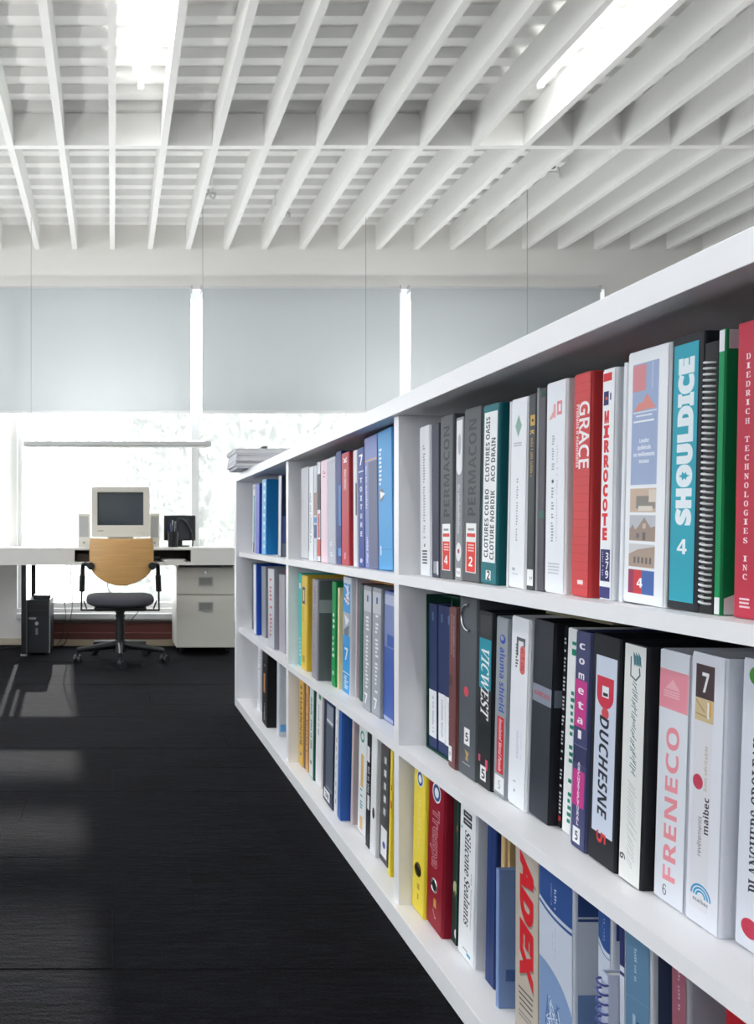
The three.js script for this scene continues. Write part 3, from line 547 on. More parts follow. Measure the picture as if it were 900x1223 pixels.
// ---------------------------------------------------------------- books, binders, notebooks
// row, distance of the spine from the aisle axis, far and near edge of the foot, height, lean
const G = {
  a1: [1, 0.645, 1.5779, 1.5270, 0.309, -0.013], a2: [1, 0.645, 1.5211, 1.4867, 0.306, -0.004], a3: [1, 0.645, 1.4839, 1.4258, 0.315, 0.005], a4: [1, 0.645, 1.4198, 1.3898, 0.303, 0.021], a5: [1, 0.645, 1.3882, 1.3238, 0.312, 0.028], a6: [1, 0.645, 1.3208, 1.2657, 0.307, 0.037], a7: [1, 0.645, 1.2360, 1.2295, 0.301, 0.040], a8: [1, 0.645, 1.2276, 1.1787, 0.301, 0.035], a9: [1, 0.645, 1.1753, 1.1534, 0.301, 0.026], a10: [1, 0.645, 1.1517, 1.1457, 0.308, 0.022], a11: [1, 0.645, 1.1447, 1.1260, 0.304, 0.021], a12: [1, 0.645, 1.1254, 1.0758, 0.308, 0.022], a13: [1, 0.645, 1.0597, 1.0209, 0.307, 0.024], a14: [1, 0.645, 1.0001, 0.9730, 0.301, 0.029], a15: [1, 0.645, 0.9615, 0.9546, 0.302, 0.036], a16: [1, 0.645, 0.9531, 0.8812, 0.309, 0.035], a17: [1, 0.645, 0.8794, 0.8313, 0.309, 0.031], a18: [1, 0.645, 0.8291, 0.8104, 0.293, 0.028], a19: [1, 0.645, 0.8087, 0.8000, 0.303, 0.026], a20: [1, 0.645, 0.7839, 0.7547, 0.302, 0.021],
  n1: [2, 0.690, 1.6900, 1.6432, 0.322, 0.002], n2: [2, 0.690, 1.6432, 1.6033, 0.323, 0.003], n3: [2, 0.690, 1.6033, 1.5663, 0.320, 0.002],
  b2: [2, 0.657, 1.4744, 1.4411, 0.312, 0.016], b3: [2, 0.661, 1.4405, 1.3713, 0.335, 0.025], b4: [2, 0.662, 1.3707, 1.3191, 0.315, 0.032], b5: [2, 0.666, 1.3185, 1.2778, 0.310, 0.042], b6: [2, 0.669, 1.2772, 1.2224, 0.315, 0.051], b7: [2, 0.675, 1.2218, 1.1686, 0.316, 0.057], b8: [2, 0.690, 1.1680, 1.1590, 0.314, 0.058], b9: [2, 0.686, 1.1501, 1.1288, 0.312, 0.055], b10: [2, 0.668, 1.1002, 1.0652, 0.314, 0.049], b11: [2, 0.668, 1.0607, 1.0029, 0.314, 0.046], b12: [2, 0.668, 0.9951, 0.9548, 0.311, 0.044], b13: [2, 0.679, 0.9454, 0.8968, 0.310, 0.040], b14: [2, 0.677, 0.8920, 0.8417, 0.315, 0.038], b15: [2, 0.690, 0.8371, 0.7885, 0.317, 0.040],
  c1: [3, 0.641, 1.6139, 1.5515, 0.314, 0.050], c2: [3, 0.646, 1.5509, 1.4784, 0.306, 0.052], c3: [3, 0.663, 1.4763, 1.4531, 0.288, 0.047], c4: [3, 0.659, 1.4377, 1.3742, 0.293, 0.041], c5: [3, 0.665, 1.3458, 1.3136, 0.293, 0.034], c6: [3, 0.668, 1.3020, 1.2900, 0.297, 0.022], c6b: [3, 0.672, 1.2868, 1.2790, 0.290, 0.013], c7: [3, 0.646, 1.2720, 1.2620, 0.233, 0.008], c8: [3, 0.645, 1.2080, 1.1400, 0.307, 0.005], c9: [3, 0.643, 1.1370, 1.0520, 0.303, 0.003], c10: [3, 0.655, 1.0180, 0.9900, 0.303, 0.003], c11: [3, 0.640, 0.9880, 0.9740, 0.224, 0.000], c11b: [3, 0.655, 0.9730, 0.9630, 0.300, 0.000], c12: [3, 0.654, 0.9620, 0.9150, 0.302, 0.000], c13: [3, 0.657, 0.8850, 0.8620, 0.302, 0.000], c14: [3, 0.660, 0.8120, 0.7520, 0.302, 0.000],
  d1: [1, 0.645, 2.5762, 2.4784, 0.309, 0.007], d2: [1, 0.645, 2.4752, 2.4143, 0.305, -0.001], d3: [1, 0.645, 2.4107, 2.3739, 0.304, -0.007], d4: [1, 0.645, 2.3705, 2.3332, 0.313, -0.005], d5: [1, 0.645, 2.3282, 2.2558, 0.311, -0.012], d6: [1, 0.645, 2.2551, 2.1733, 0.312, -0.012], d7: [1, 0.645, 2.1704, 2.1210, 0.322, -0.011], d8: [1, 0.645, 2.1169, 2.0504, 0.312, -0.011], d9: [1, 0.645, 2.0150, 1.9820, 0.309, -0.013], d10: [1, 0.645, 1.9736, 1.9236, 0.310, -0.024], d11: [1, 0.645, 1.9202, 1.8267, 0.330, -0.027], d12: [1, 0.645, 1.8217, 1.7300, 0.333, -0.030],
  e1: [2, 0.653, 2.6264, 2.6088, 0.321, 0.022], e2: [2, 0.640, 2.5514, 2.4792, 0.314, 0.023], e3: [2, 0.632, 2.3868, 2.3227, 0.311, 0.026], e4: [2, 0.658, 2.2646, 2.2238, 0.311, 0.026], e6: [2, 0.661, 2.1660, 2.0995, 0.331, 0.032], e5: [2, 0.650, 2.0983, 2.0923, 0.296, 0.031], e7: [2, 0.674, 2.0912, 2.0852, 0.331, 0.029], e8: [2, 0.684, 2.0832, 2.0772, 0.317, 0.024], e9: [2, 0.674, 2.0585, 2.0352, 0.316, 0.029], e10: [2, 0.654, 1.9696, 1.9083, 0.319, 0.030], e11: [2, 0.656, 1.9061, 1.8438, 0.319, 0.025], e12: [2, 0.663, 1.8432, 1.7769, 0.315, 0.027],
  f1: [3, 0.649, 2.6264, 2.5637, 0.299, 0.029], f2: [3, 0.656, 2.5631, 2.5571, 0.295, 0.034], f3: [3, 0.658, 2.5563, 2.5349, 0.292, 0.033], f4: [3, 0.648, 2.4841, 2.4253, 0.303, 0.041], f5: [3, 0.652, 2.4199, 2.3543, 0.301, 0.050], f6: [3, 0.658, 2.3537, 2.3477, 0.291, 0.052], f7: [3, 0.632, 2.2624, 2.1615, 0.307, 0.054], f8: [3, 0.634, 2.1568, 2.1281, 0.303, 0.060], f9: [3, 0.632, 2.1182, 2.1084, 0.309, 0.060], f11: [3, 0.659, 2.0272, 1.9620, 0.297, 0.060], f12: [3, 0.647, 1.9277, 1.9006, 0.306, 0.060], f13: [3, 0.644, 1.8867, 1.8488, 0.310, 0.060], f14: [3, 0.654, 1.8482, 1.7920, 0.304, 0.060], f15: [3, 0.644, 1.7600, 1.7463, 0.310, 0.060],
  g1: [1, 0.645, 3.4683, 3.4150, 0.312, 0.040], g2: [1, 0.645, 3.4019, 3.3131, 0.310, 0.032], g3: [1, 0.645, 3.2524, 3.1666, 0.318, 0.032], g4: [1, 0.645, 2.9363, 2.8829, 0.312, 0.043],
  h1: [2, 0.667, 3.6421, 3.5713, 0.315, -0.021], h2: [2, 0.645, 3.4368, 3.3690, 0.316, -0.023], h3: [2, 0.666, 3.3602, 3.2716, 0.310, -0.020], h4: [2, 0.632, 3.0527, 2.9393, 0.314, -0.019], h5: [2, 0.650, 2.9387, 2.8134, 0.297, -0.016],
  i1: [3, 0.662, 3.4317, 3.3598, 0.293, 0.052], i2: [3, 0.634, 3.1883, 3.0056, 0.316, 0.052], i3: [3, 0.655, 3.0050, 2.9990, 0.296, 0.052],
};

const vinyl = (hex, r = 0.5) => mat(hex, r, { specularIntensity: 0.6 });
const pageMat = mat('#e6e3da', 0.9);
function coverGeometry(w, h, d, t, r) {
  const s = new THREE.Shape();
  s.moveTo(d, 0); s.lineTo(r, 0); s.quadraticCurveTo(0, 0, 0, r); s.lineTo(0, w - r); s.quadraticCurveTo(0, w, r, w); s.lineTo(d, w);
  s.lineTo(d, w - t); s.lineTo(t, w - t); s.lineTo(t, t); s.lineTo(d, t); s.closePath();
  const g = new THREE.ExtrudeGeometry(s, { depth: h, bevelEnabled: false, curveSegments: 4 });
  g.rotateX(-Math.PI / 2);                                   // shape's y becomes -z, depth becomes height
  return g;
}
// origin of a book: foot of the spine, near edge
function volume(id, kind, name, label, category, group, hex, draw, o = {}) {
  const [row, X, zf, zn, h, lean] = G[id], w = zf - zn, d = Math.min(o.d ?? (kind === 'book' ? 0.215 : 0.27), 0.951 - X);
  const t = thing(name, label, category, group, [X, FLOOR[row] + (o.lift ?? 0) + 0.0004, lean >= 0 ? zn : zf]);
  t.rotation.x = Math.atan(lean);
  const inner = lean >= 0 ? 0 : w;                            // turn on the edge that carries it
  const mv = (g) => { g.translate(0, 0, inner); return g; };
  const m = o.mat ?? (kind === 'binder' ? vinyl(hex) : mat(hex, o.rough ?? 0.5, { specularIntensity: 0.6 }));
  const th = Math.min(kind === 'binder' ? 0.0035 : 0.0022, w * 0.2), r = Math.min(o.r ?? (kind === 'binder' ? 0.005 : 0.0025), w * 0.3);
  put(t, 'cover', mv(coverGeometry(w, h, d, th, r)), m);
  const inset = kind === 'binder' ? 0.012 : 0.003, pw = Math.max(0.002, w - 2 * th - (kind === 'binder' ? 0.006 : 0.0006));
  const pb = new THREE.BoxGeometry(d - th - 0.012, h - 2 * inset, pw); pb.translate(th + 0.004 + (d - th - 0.012) / 2, h / 2, -w / 2);
  put(t, 'page_block', mv(pb), pageMat);
  if (draw) {
    const near = zn < 1.64, si = near ? 0 : 1, m2 = o.margin ?? Math.min(0.0022, w * 0.1), pwid = w - 2 * m2, phgt = h - 2 * (o.vmargin ?? m2);
    const [u0, v0, u1, v1] = cell(si, pwid, phgt, near ? 2050 : 1450, draw);
    const pg = new THREE.PlaneGeometry(pwid, phgt), uv = pg.attributes.uv;
    for (let i = 0; i < 4; i++) uv.setXY(i, uv.getX(i) ? u1 : u0, uv.getY(i) ? v1 : v0);
    pg.rotateY(-Math.PI / 2); pg.translate(-0.0005, h / 2, -w / 2);
    put(t, 'spine_print', mv(pg), sheetMat[si]);
  }
  return { t, w, h, d, inner, mv };
}
const binder = (id, label, hex, draw, o = {}) => volume(id, 'binder', 'ring_binder', label, 'binder', groupOf(id), hex, draw, o);
const book = (id, label, hex, draw, o = {}) => volume(id, 'book', 'book', label, 'book', groupOf(id), hex, draw, o);
const groupOf = (id) => ({ a: 'volumes on the top shelf nearest the viewer end', b: 'volumes on the middle shelf nearest the viewer end', c: 'volumes on the bottom shelf nearest the viewer end', d: 'volumes on the top shelf of the middle bay', e: 'volumes on the middle shelf of the middle bay', f: 'volumes on the bottom shelf of the middle bay', g: 'volumes on the top shelf of the window end bay', h: 'volumes on the middle shelf of the window end bay', i: 'volumes on the bottom shelf of the window end bay', n: 'navy volumes in the green slipcase' }[id[0]]);
// printed panel on the near cover
function coverPanel(v, x0, x1, y0, y1, hex, name = 'cover_print') {
  const g = new THREE.PlaneGeometry(x1 - x0, y1 - y0); g.translate((x0 + x1) / 2, (y0 + y1) / 2, 0.0006);
  return put(v.t, name, v.mv(g), mat(hex, 0.5));
}
function fingerRing(v, y, hex = '#c9ccd0') {
  const g = new THREE.TorusGeometry(0.0125, 0.0022, 10, 28); g.rotateY(Math.PI / 2); g.translate(-0.001, y, -v.w / 2);
  const ring = put(v.t, 'finger_ring', v.mv(g), mat(hex, 0.25, { metalness: 1 }));
  const hole = new THREE.CylinderGeometry(0.012, 0.012, 0.0012, 24); hole.rotateZ(Math.PI / 2); hole.translate(-0.0008, y, -v.w / 2);
  put(v.t, 'finger_hole', v.mv(hole), mat('#0a0a0b', 0.9));
}

// ---- top shelf, near bay
binder('a1', 'white binder with grey serif lettering and barcode against the divider', '#eef0f3', (p) => { p.fill('#eef0f4'); p.D(0.42, 0.12, 0.76, 0.22, '#aab0ba', 34); p.bars('#4b5058', 0.2, 0.83, 0.72, 0.93, 5); p.R('#333', 0.4, 0.79, 0.5, 0.81); });
book('a2', 'glossy navy book with small shelf mark beside charcoal binder', '#34364a', (p) => { p.fill('#3a3c50'); p.R('#9a9ca6', 0.2, 0.9, 0.85, 0.98); p.R('#d8dae0', 0.72, 0.9, 0.95, 0.99); });
const permacon = (n) => (p) => { p.fill('#54585c'); p.V('PERMACON', 0.5, 0.05, 0.63, 0.48, '#2a343a', -1); p.R('#f2f2f2', 0.16, 0.665, 0.8, 0.955); p.bars('#8d9093', 0.28, 0.69, 0.72, 0.715, 1); p.R('#e23a34', 0.22, 0.725, 0.74, 0.745); p.R('#e5382f', 0.2, 0.775, 0.76, 0.95); p.bars('#f3c8c2', 0.3, 0.785, 0.7, 0.835, 3); p.H(n, 0.47, 0.89, 0.28, '#fff', { h: 0.055 }); };
binder('a3', 'charcoal binder with embossed name and red label numbered four', '#4e5256', permacon('4'));
book('a4', 'slim grey book with white oval title panel between charcoal binders', '#8d9095', (p) => { p.fill('#92959a'); p.R('#e9ebee', 0.05, 0.01, 0.95, 0.3); p.O('#e9ebee', 0.5, 0.3, 0.45, 30); p.O('#b9bcc2', 0.5, 0.16, 0.25, 40); p.D(0.45, 0.4, 0.72, 0.4, '#c9ccd0', 30); p.O('#e6e8eb', 0.5, 0.83, 0.42, 36); p.O('#b0435a', 0.5, 0.825, 0.16, 9); p.R('#f2f2f3', 0.15, 0.93, 0.85, 0.985); p.H('1.1', 0.5, 0.96, 0.45, '#333'); });
binder('a5', 'wide charcoal binder with embossed name and red label numbered two', '#4e5256', permacon('2'));
binder('a6', 'teal binder with large white paper insert in black capitals', '#0f5f68', (p) => { p.fill('#127079'); p.R('#f0f2f3', 0.06, 0.035, 0.93, 0.885); p.V('CLOTURES COLBO   CLOTURES OASIS', 0.31, 0.06, 0.86, 0.27, '#3f454d', -1); p.V('CLOTURE NORDIK    ACO DRAIN', 0.69, 0.18, 0.87, 0.28, '#3f454d', -1); p.R('#f3f3f3', 0.33, 0.93, 0.66, 0.985); p.H('2', 0.5, 0.957, 0.24, '#333'); });
book('a7', 'very thin white booklet beside teal binder', '#d8dade', null);
binder('a8', 'white binder with green diamond emblem and dotted grey title', '#eef0f4', (p) => { p.fill('#edf0f5'); p.poly('#8fb5a8', [[0.45, 0.08], [0.67, 0.14], [0.45, 0.2], [0.25, 0.14]]); p.bars('#b8bcc4', 0.15, 0.225, 0.72, 0.25, 2); p.D(0.45, 0.42, 0.76, 0.1, '#9aa0aa', 24); p.R('#b0b5bd', 0.2, 0.9, 0.4, 0.915); p.R('#cfd3da', 0.2, 0.93, 0.6, 0.938); });
book('a9', 'slim black book with gold emblem and gold title', '#3f4347', (p) => { p.fill('#43474b'); p.R('#c9a24b', 0.25, 0.1, 0.95, 0.155); p.O('#4a3d1c', 0.6, 0.128, 0.16, 5); p.V('K', 0.55, 0.175, 0.2, 0.6, '#d0aa55', 1); p.D(0.5, 0.21, 0.42, 0.4, '#b58f42', 26); p.R('#f1f2f3', 0.02, 0.9, 0.98, 0.985); p.H('1.1', 0.62, 0.945, 0.45, '#333'); });
book('a10', 'very thin silver-edged grey booklet on the top shelf', '#8b8d92', null);
book('a11', 'slim dark grey book with dark green top edge', '#4d4b52', (p) => { p.fill('#55525a'); p.R('#0c4a34', 0.3, 0, 1, 0.035); p.R('#3f6b64', 0.1, 0.6, 1, 0.64); });
binder('a12', 'white binder with pale red emblem beside the red binder', '#eef0f5', (p) => { p.fill('#eceff5'); p.poly('#e9a5a8', [[0.12, 0.17], [0.42, 0.12], [0.42, 0.15], [0.3, 0.168]]); p.R('#e9a5a8', 0.36, 0.1, 0.48, 0.165); p.R('#e58f94', 0.55, 0.09, 0.82, 0.155); p.R('#eceff5', 0.63, 0.105, 0.75, 0.14); p.D(0.36, 0.25, 0.42, 0.14, '#a8aeb9', 14); p.D(0.36, 0.5, 0.78, 0.14, '#98a0ac', 20); p.D(0.6, 0.27, 0.78, 0.06, '#c9ced7', 34); p.O('#555b66', 0.36, 0.47, 0.06); p.bars('#c3c8d1', 0.15, 0.86, 0.8, 0.92, 4); });
binder('a13', 'red binder with white lettering reading downward', '#c43a3c', (p) => { p.fill('#d2494c'); for (let i = 0; i < 26; i++) p.R('#c23e42', 0, i / 26, 1, i / 26 + 0.003); p.V('GRACE', 0.64, 0.12, 0.43, 0.6, '#f6eef0', 1, { w: 'normal', stroke: '#f6eef0', lw: 4 }); p.V("Produits d'étanchéité", 0.24, 0.13, 0.42, 0.18, '#f1dfe0', 1); p.R('#efdfe0', 0.35, 0.93, 0.7, 0.95); }, { margin: 0.0016 });
binder('a14', 'white binder with red stacked capitals and navy number label', '#e9ecf2', (p) => { p.fill('#eef0f4'); p.R('#d8323a', 0.02, 0.01, 0.75, 0.045); p.R('#2c2f66', 0.08, 0.09, 0.5, 0.15); p.O('#d65', 0.32, 0.12, 0.1); p.R('#2c2f66', 0.62, 0.1, 0.72, 0.13); p.S('MIRROCOTE', 0.36, 0.17, 0.75, 0.44, '#dd2f39', { gh: 0.05, heavy: 9 }); p.R('#2e2a63', 0.05, 0.785, 0.86, 0.925); p.S('379', 0.62, 0.795, 0.915, 0.3, '#eef0f5', { gh: 0.034 }); p.D(0.25, 0.795, 0.915, 0.16, '#a7a3c8', 12); p.R('#3a3a7a', 0, 0.95, 0.9, 1); });
book('a15', 'thin white booklet pressed against the brick binder', '#e8ebf1', null, { d: 0.26 });
binder('a16', 'wide white binder printed with house photographs and a blue panel', '#eceff4', (p) => {
  p.fill('#eceff4'); const x0 = 0.12, x1 = 0.78;
  p.R('#9fb0d2', x0, 0.045, x1, 0.53); p.R('#d98f97', x0, 0.05, x0 + 0.34, 0.155); p.R('#b3c1de', 0.6, 0.05, 0.64, 0.155);
  p.poly('#dd8f86', [[x0 + 0.04, 0.235], [0.3, 0.2], [0.36, 0.205], [0.5, 0.17], [0.6, 0.2], [0.72, 0.23]]); p.R('#e9eef7', x0 + 0.02, 0.238, 0.75, 0.242);
  p.bars('#dfe6f2', 0.22, 0.248, 0.64, 0.262, 1); p.bars('#eef2f9', 0.16, 0.27, 0.73, 0.285, 1);
  ['Leader', 'québécois', 'en revêtements', 'muraux'].forEach((s, i) => p.H(s, 0.45, 0.355 + i * 0.027, [0.25, 0.34, 0.54, 0.26][i], '#f0f3f9', { h: 0.016, w: 'bold' }));
  p.R('#c9b3a0', x0, 0.545, x1, 0.64); p.R('#8f8a83', x0 + 0.16, 0.575, 0.76, 0.625); p.R('#ded6cc', x0 + 0.22, 0.615, 0.7, 0.635); p.R('#d9cdc0', 0.6, 0.55, x1, 0.6);
  p.R('#bcc0c8', x0, 0.652, x1, 0.755); p.poly('#a08d82', [[x0, 0.755], [x0, 0.71], [0.2, 0.69], [0.27, 0.71], [0.34, 0.7], [0.5, 0.66], [0.66, 0.7], [x1, 0.695], [x1, 0.755]]); p.R('#6f6a6c', 0.46, 0.72, 0.54, 0.752); p.R('#c7bbb0', 0.46, 0.685, 0.54, 0.705); p.R('#7a7275', 0.3, 0.725, 0.38, 0.745);
  p.R('#cfd0d2', x0, 0.768, x1, 0.86); p.poly('#ad9a8b', [[x0, 0.86], [x0, 0.81], [0.35, 0.79], [x1, 0.775], [x1, 0.86]]); for (let i = 0; i < 5; i++) p.R('#6d666a', 0.25 + i * 0.1, 0.82, 0.3 + i * 0.1, 0.845);
  p.R('#9a3d5c', x0, 0.872, 0.26, 0.968); p.R('#cf4048', 0.26, 0.872, 0.47, 0.968); p.R('#4a6cad', 0.47, 0.872, x1, 0.968); p.H('4', 0.42, 0.922, 0.15, '#fff', { h: 0.04 });
});
binder('a17', 'black binder with turquoise insert and large white block capitals', '#24272d', (p) => { p.fill('#2fa3b8'); p.V('SHOULDICE', 0.52, 0.055, 0.70, 0.56, '#e6f0f5', -1, { stroke: '#e6f0f5', lw: 12 }); { p.c.font = 'bold 100px sans-serif'; const m = (t) => p.c.measureText(t).width, o = 0.70 - 0.645 * (m('SH') + m('O') / 2) / m('SHOULDICE'); p.O('#e6f0f5', 0.52, o, 0.2, 0.022 * p.h); const k = 0.021; p.poly('#2fa3b8', [[0.3, 0], [0.42, -0.25], [0.44, -0.8], [0.53, -0.4], [0.6, -0.75], [0.62, -0.25], [0.74, 0], [0.62, 0.25], [0.6, 0.75], [0.53, 0.4], [0.44, 0.8], [0.42, 0.25]].map(([u, v]) => [u, o + v * k])); } p.H('4', 0.5, 0.785, 0.42, '#eaf2f6', { h: 0.058 }); }, { margin: 0.006, vmargin: 0.009 });
{
  const v = book('a18', 'black spiral-bound book with white coil beside turquoise binder', '#1c1d20', null, { d: 0.25 });
  const c = []; for (let i = 0; i < 42; i++) { const g = new THREE.TorusGeometry(v.w * 0.3, 0.0014, 6, 14); g.rotateX(Math.PI / 2); g.rotateX(0.16); g.translate(-0.001, 0.012 + i * (v.h - 0.034) / 41, -v.w * 0.45); c.push(g); }
  put(v.t, 'coil', v.mv(join(c)), mat('#dadcdf', 0.3));
}
{
  const v = book('a19', 'green book with white top and bottom corners', '#0c7d4a', (p) => { p.fill('#13935a'); p.R('#e6e4ea', 0, 0, 1, 0.075); p.R('#e3e6e6', 0, 0.94, 1, 1); });
  coverPanel(v, 0.003, 0.21, v.h * 0.93, v.h - 0.001, '#dcd2da'); const g = new THREE.Shape([[0.003, 0.001], [0.21, 0.001], [0.21, 0.1], [0.003, 0.018]].map((a) => new THREE.Vector2(...a)));
  const s = new THREE.ShapeGeometry(g); s.translate(0, 0, 0.0007); put(v.t, 'cover_print', v.mv(s), mat('#e2e2e4', 0.5));
  const ri = new THREE.TorusGeometry(0.006, 0.0016, 8, 20); ri.translate(0.022, v.h * 0.885, 0.0012); put(v.t, 'cover_emblem', v.mv(ri), mat('#e9efe9', 0.5));
}
binder('a20', 'crimson binder with white stacked serif capitals', '#b42c42', (p) => { p.fill('#bd3349'); p.S('DIEDRICH TECHNOLOGIES INC', 0.5, 0.095, 0.88, 0.24, '#f6e8ec', { f: 'serif', gh: 0.02 }); p.bars('#efd5db', 0.25, 0.935, 0.78, 0.975, 3); }, { r: 0.003 });

// ---- middle shelf, near bay
{
  const t = thing('book_slipcase', 'dark green open slipcase holding three navy volumes', 'slipcase', null, [0.668, FLOOR[2] + 0.0004, 1.482]);
  const gm = mat('#0d4436', 0.5), b = (a, c, d, e, f, g) => { const q = new THREE.BoxGeometry(c - a, e - d, g - f); q.translate((a + c) / 2, (d + e) / 2, (f + g) / 2); return q; };
  for (const z of [-0.122, -0.003]) put(t, 'side_panel', b(0, 0.24, 0, 0.325, z, z + 0.003), gm);
  put(t, 'base_panel', b(0, 0.24, 0, 0.004, -0.119, -0.003), gm); put(t, 'top_panel', b(0.03, 0.24, 0.321, 0.325, -0.119, -0.003), gm); put(t, 'rear_panel', b(0.236, 0.24, 0.004, 0.321, -0.119, -0.003), gm);
}
G.n1 = [2, 0.672, 1.6, 1.5595, 0.302, 0]; G.n2 = [2, 0.674, 1.559, 1.5235, 0.302, 0]; G.n3 = [2, 0.672, 1.523, 1.4865, 0.302, 0];
['n1', 'n2', 'n3'].forEach((id, i) => book(id, ['navy volume touching the divider side of the green slipcase', 'middle navy volume inside the green slipcase', 'navy volume in the slipcase beside the brown book'][i], '#27335c', (p) => { p.fill('#2c3a66'); p.R('#55749a', 0.4, 0.05, 0.62, 0.11); p.R('#eef0f4', 0.0, 0.60, 1, 0.93); p.D(0.55, 0.64, 0.9, 0.22, '#8fa3ad', 20); }, { lift: 0.0045, d: 0.2 }));
book('b2', 'brown book with pale vertical print next to the green slipcase', '#6d4341', (p) => { p.fill('#74484a'); p.D(0.35, 0.04, 0.3, 0.16, '#b09c9a', 26); p.D(0.66, 0.05, 0.32, 0.14, '#b5a2a0', 26); p.O('#5a3a3c', 0.2, 0.46, 0.3, 24); p.R('#ececee', 0.0, 0.875, 0.45, 0.97); p.H('5', 0.2, 0.925, 0.2, '#555'); }, { r: 0.008 });
{
  const v = binder('b3', 'dark grey lever binder with metal pull and red sticker dot', '#4f5559', (p) => { p.fill('#565c62'); p.O('#dd5060', 0.42, 0.53, 0.14, 20); p.R('#f1f1f2', 0.32, 0.735, 0.66, 0.83); p.H('5', 0.49, 0.785, 0.2, '#333', { h: 0.05 }); p.poly('#b99a63', [[0.36, 0.86], [0.62, 0.87], [0.55, 0.9], [0.6, 0.92], [0.4, 0.915], [0.46, 0.89]]); p.bars('#b9bdc2', 0.22, 0.935, 0.75, 0.945, 1); });
  const g = new THREE.TorusGeometry(0.024, 0.002, 8, 24, Math.PI * 1.1); g.rotateZ(Math.PI / 2); g.rotateY(-Math.PI / 2); g.translate(-0.002, v.h * 0.885, -v.w * 0.5); put(v.t, 'metal_pull', v.mv(g), chrome);
}
binder('b4', 'black binder with turquoise block and white slanted capitals', '#1d2024', (p) => { p.fill('#24282c'); p.R('#3a3d41', 0.12, 0.015, 0.9, 0.15); p.R('#1e93a9', 0.06, 0.15, 0.94, 0.44); p.V('VICWEST', 0.5, 0.2, 0.605, 0.6, '#f3f5f6', 1, { slant: 0.25, f: 'serif' }); p.R('#d5506a', 0.1, 0.83, 0.24, 0.87); p.R('#d5506a', 0.62, 0.84, 0.8, 0.9); p.R('#e9eaeb', 0.25, 0.885, 0.68, 0.97); p.H('5', 0.48, 0.93, 0.3, '#2a2d31', { h: 0.055 }); }, { r: 0.008 });
binder('b5', 'silver grey binder with blue lettering and a red title strip', '#8c949b', (p) => { p.fill('#9aa1a8'); p.O('#2f4fb0', 0.55, 0.115, 0.25, 16); p.O('#9aa1a8', 0.5, 0.11, 0.15, 9); p.V('aluma shield', 0.55, 0.16, 0.53, 0.46, '#3353b4', 1); p.R('#cf2430', 0.22, 0.555, 0.82, 0.875); p.V('Insulated Metal Panels', 0.5, 0.565, 0.865, 0.28, '#f0e4e6', 1, { f: 'serif', slant: 0.2 }); p.R('#e9ebee', 0.08, 0.89, 0.92, 0.985); p.H('5', 0.5, 0.94, 0.24, '#aeb3ba', { h: 0.05 }); });
binder('b6', 'white binder with red capsule and grey bracket emblem', '#eceff4', (p) => { p.fill('#eceff5'); p.R('#5d6168', 0.3, 0.1, 0.8, 0.118); p.R('#5d6168', 0.3, 0.1, 0.4, 0.2); p.R('#5d6168', 0.7, 0.1, 0.8, 0.15); p.c.fillStyle = '#d9706f'; p.c.beginPath(); p.c.roundRect(0.52 * p.w, 0.14 * p.h, 0.3 * p.w, 0.15 * p.h, 0.14 * p.w); p.c.fill(); p.D(0.67, 0.155, 0.275, 0.18, '#b24f52', 8); p.D(0.32, 0.14, 0.27, 0.16, '#5d6168', 8); p.D(0.5, 0.6, 0.75, 0.16, '#cfcfe6', 12); p.D(0.72, 0.6, 0.75, 0.1, '#dcdcee', 12); p.R('#888d96', 0.3, 0.875, 0.45, 0.88); p.R('#888d96', 0.35, 0.92, 0.42, 0.935); });
{
  const v = binder('b7', 'plain black binder with a light grey band and red lettering', '#1d2026', (p) => { p.fill('#343942'); p.R('#8c93a3', 0, 0.325, 1, 0.415); p.c.save(); p.H('KARCAN', 0.5, 0.37, 0.8, '#c0484f', { h: 0.024, w: 'bold' }); p.c.restore(); }, { margin: 0.0008, rough: 0.5 });
  coverPanel(v, 0.003, 0.24, v.h * 0.587, v.h * 0.673, '#6d7686', 'cover_band');
}
book('b8', 'thin black book with crowded white lettering beside black binder', '#17191c', (p) => { p.fill('#15171a'); p.D(0.5, 0.06, 0.94, 0.7, '#dfe3e4', 46); p.R('#c23a48', 0.1, 0.945, 0.9, 0.97); }, { margin: 0.0004 });
book('b9', 'slim white book with dark green stacked letters', '#eef0f2', (p) => { p.fill('#eef1f2'); p.R('#0f8a6c', 0.5, 0.06, 1, 0.075); p.R('#0f8a6c', 0.5, 0.095, 1, 0.125); p.D(0.78, 0.3, 0.96, 0.5, '#12806a', 20); }, { margin: 0.0008 });
binder('b10', 'navy and magenta binder with white stacked lowercase letters', '#40456a', (p) => { p.fill('#474c74'); p.R('#c9408f', 0, 0.22, 0.86, 0.44); p.S('cometal', 0.42, 0.025, 0.51, 0.5, '#f4eff5', { gh: 0.036 }); p.R('#8d91b2', 0, 0.525, 1, 0.528); p.R('#3a3d63', 0, 0.53, 1, 0.61); p.R('#c9408f', 0, 0.64, 0.88, 0.81); p.S('ARCHITECTURAL', 0.45, 0.6, 0.9, 0.2, '#e9dcea', { gh: 0.02 }); p.R('#eceef2', 0.12, 0.91, 0.66, 0.985); p.H('5', 0.4, 0.95, 0.24, '#444', { h: 0.045 }); });
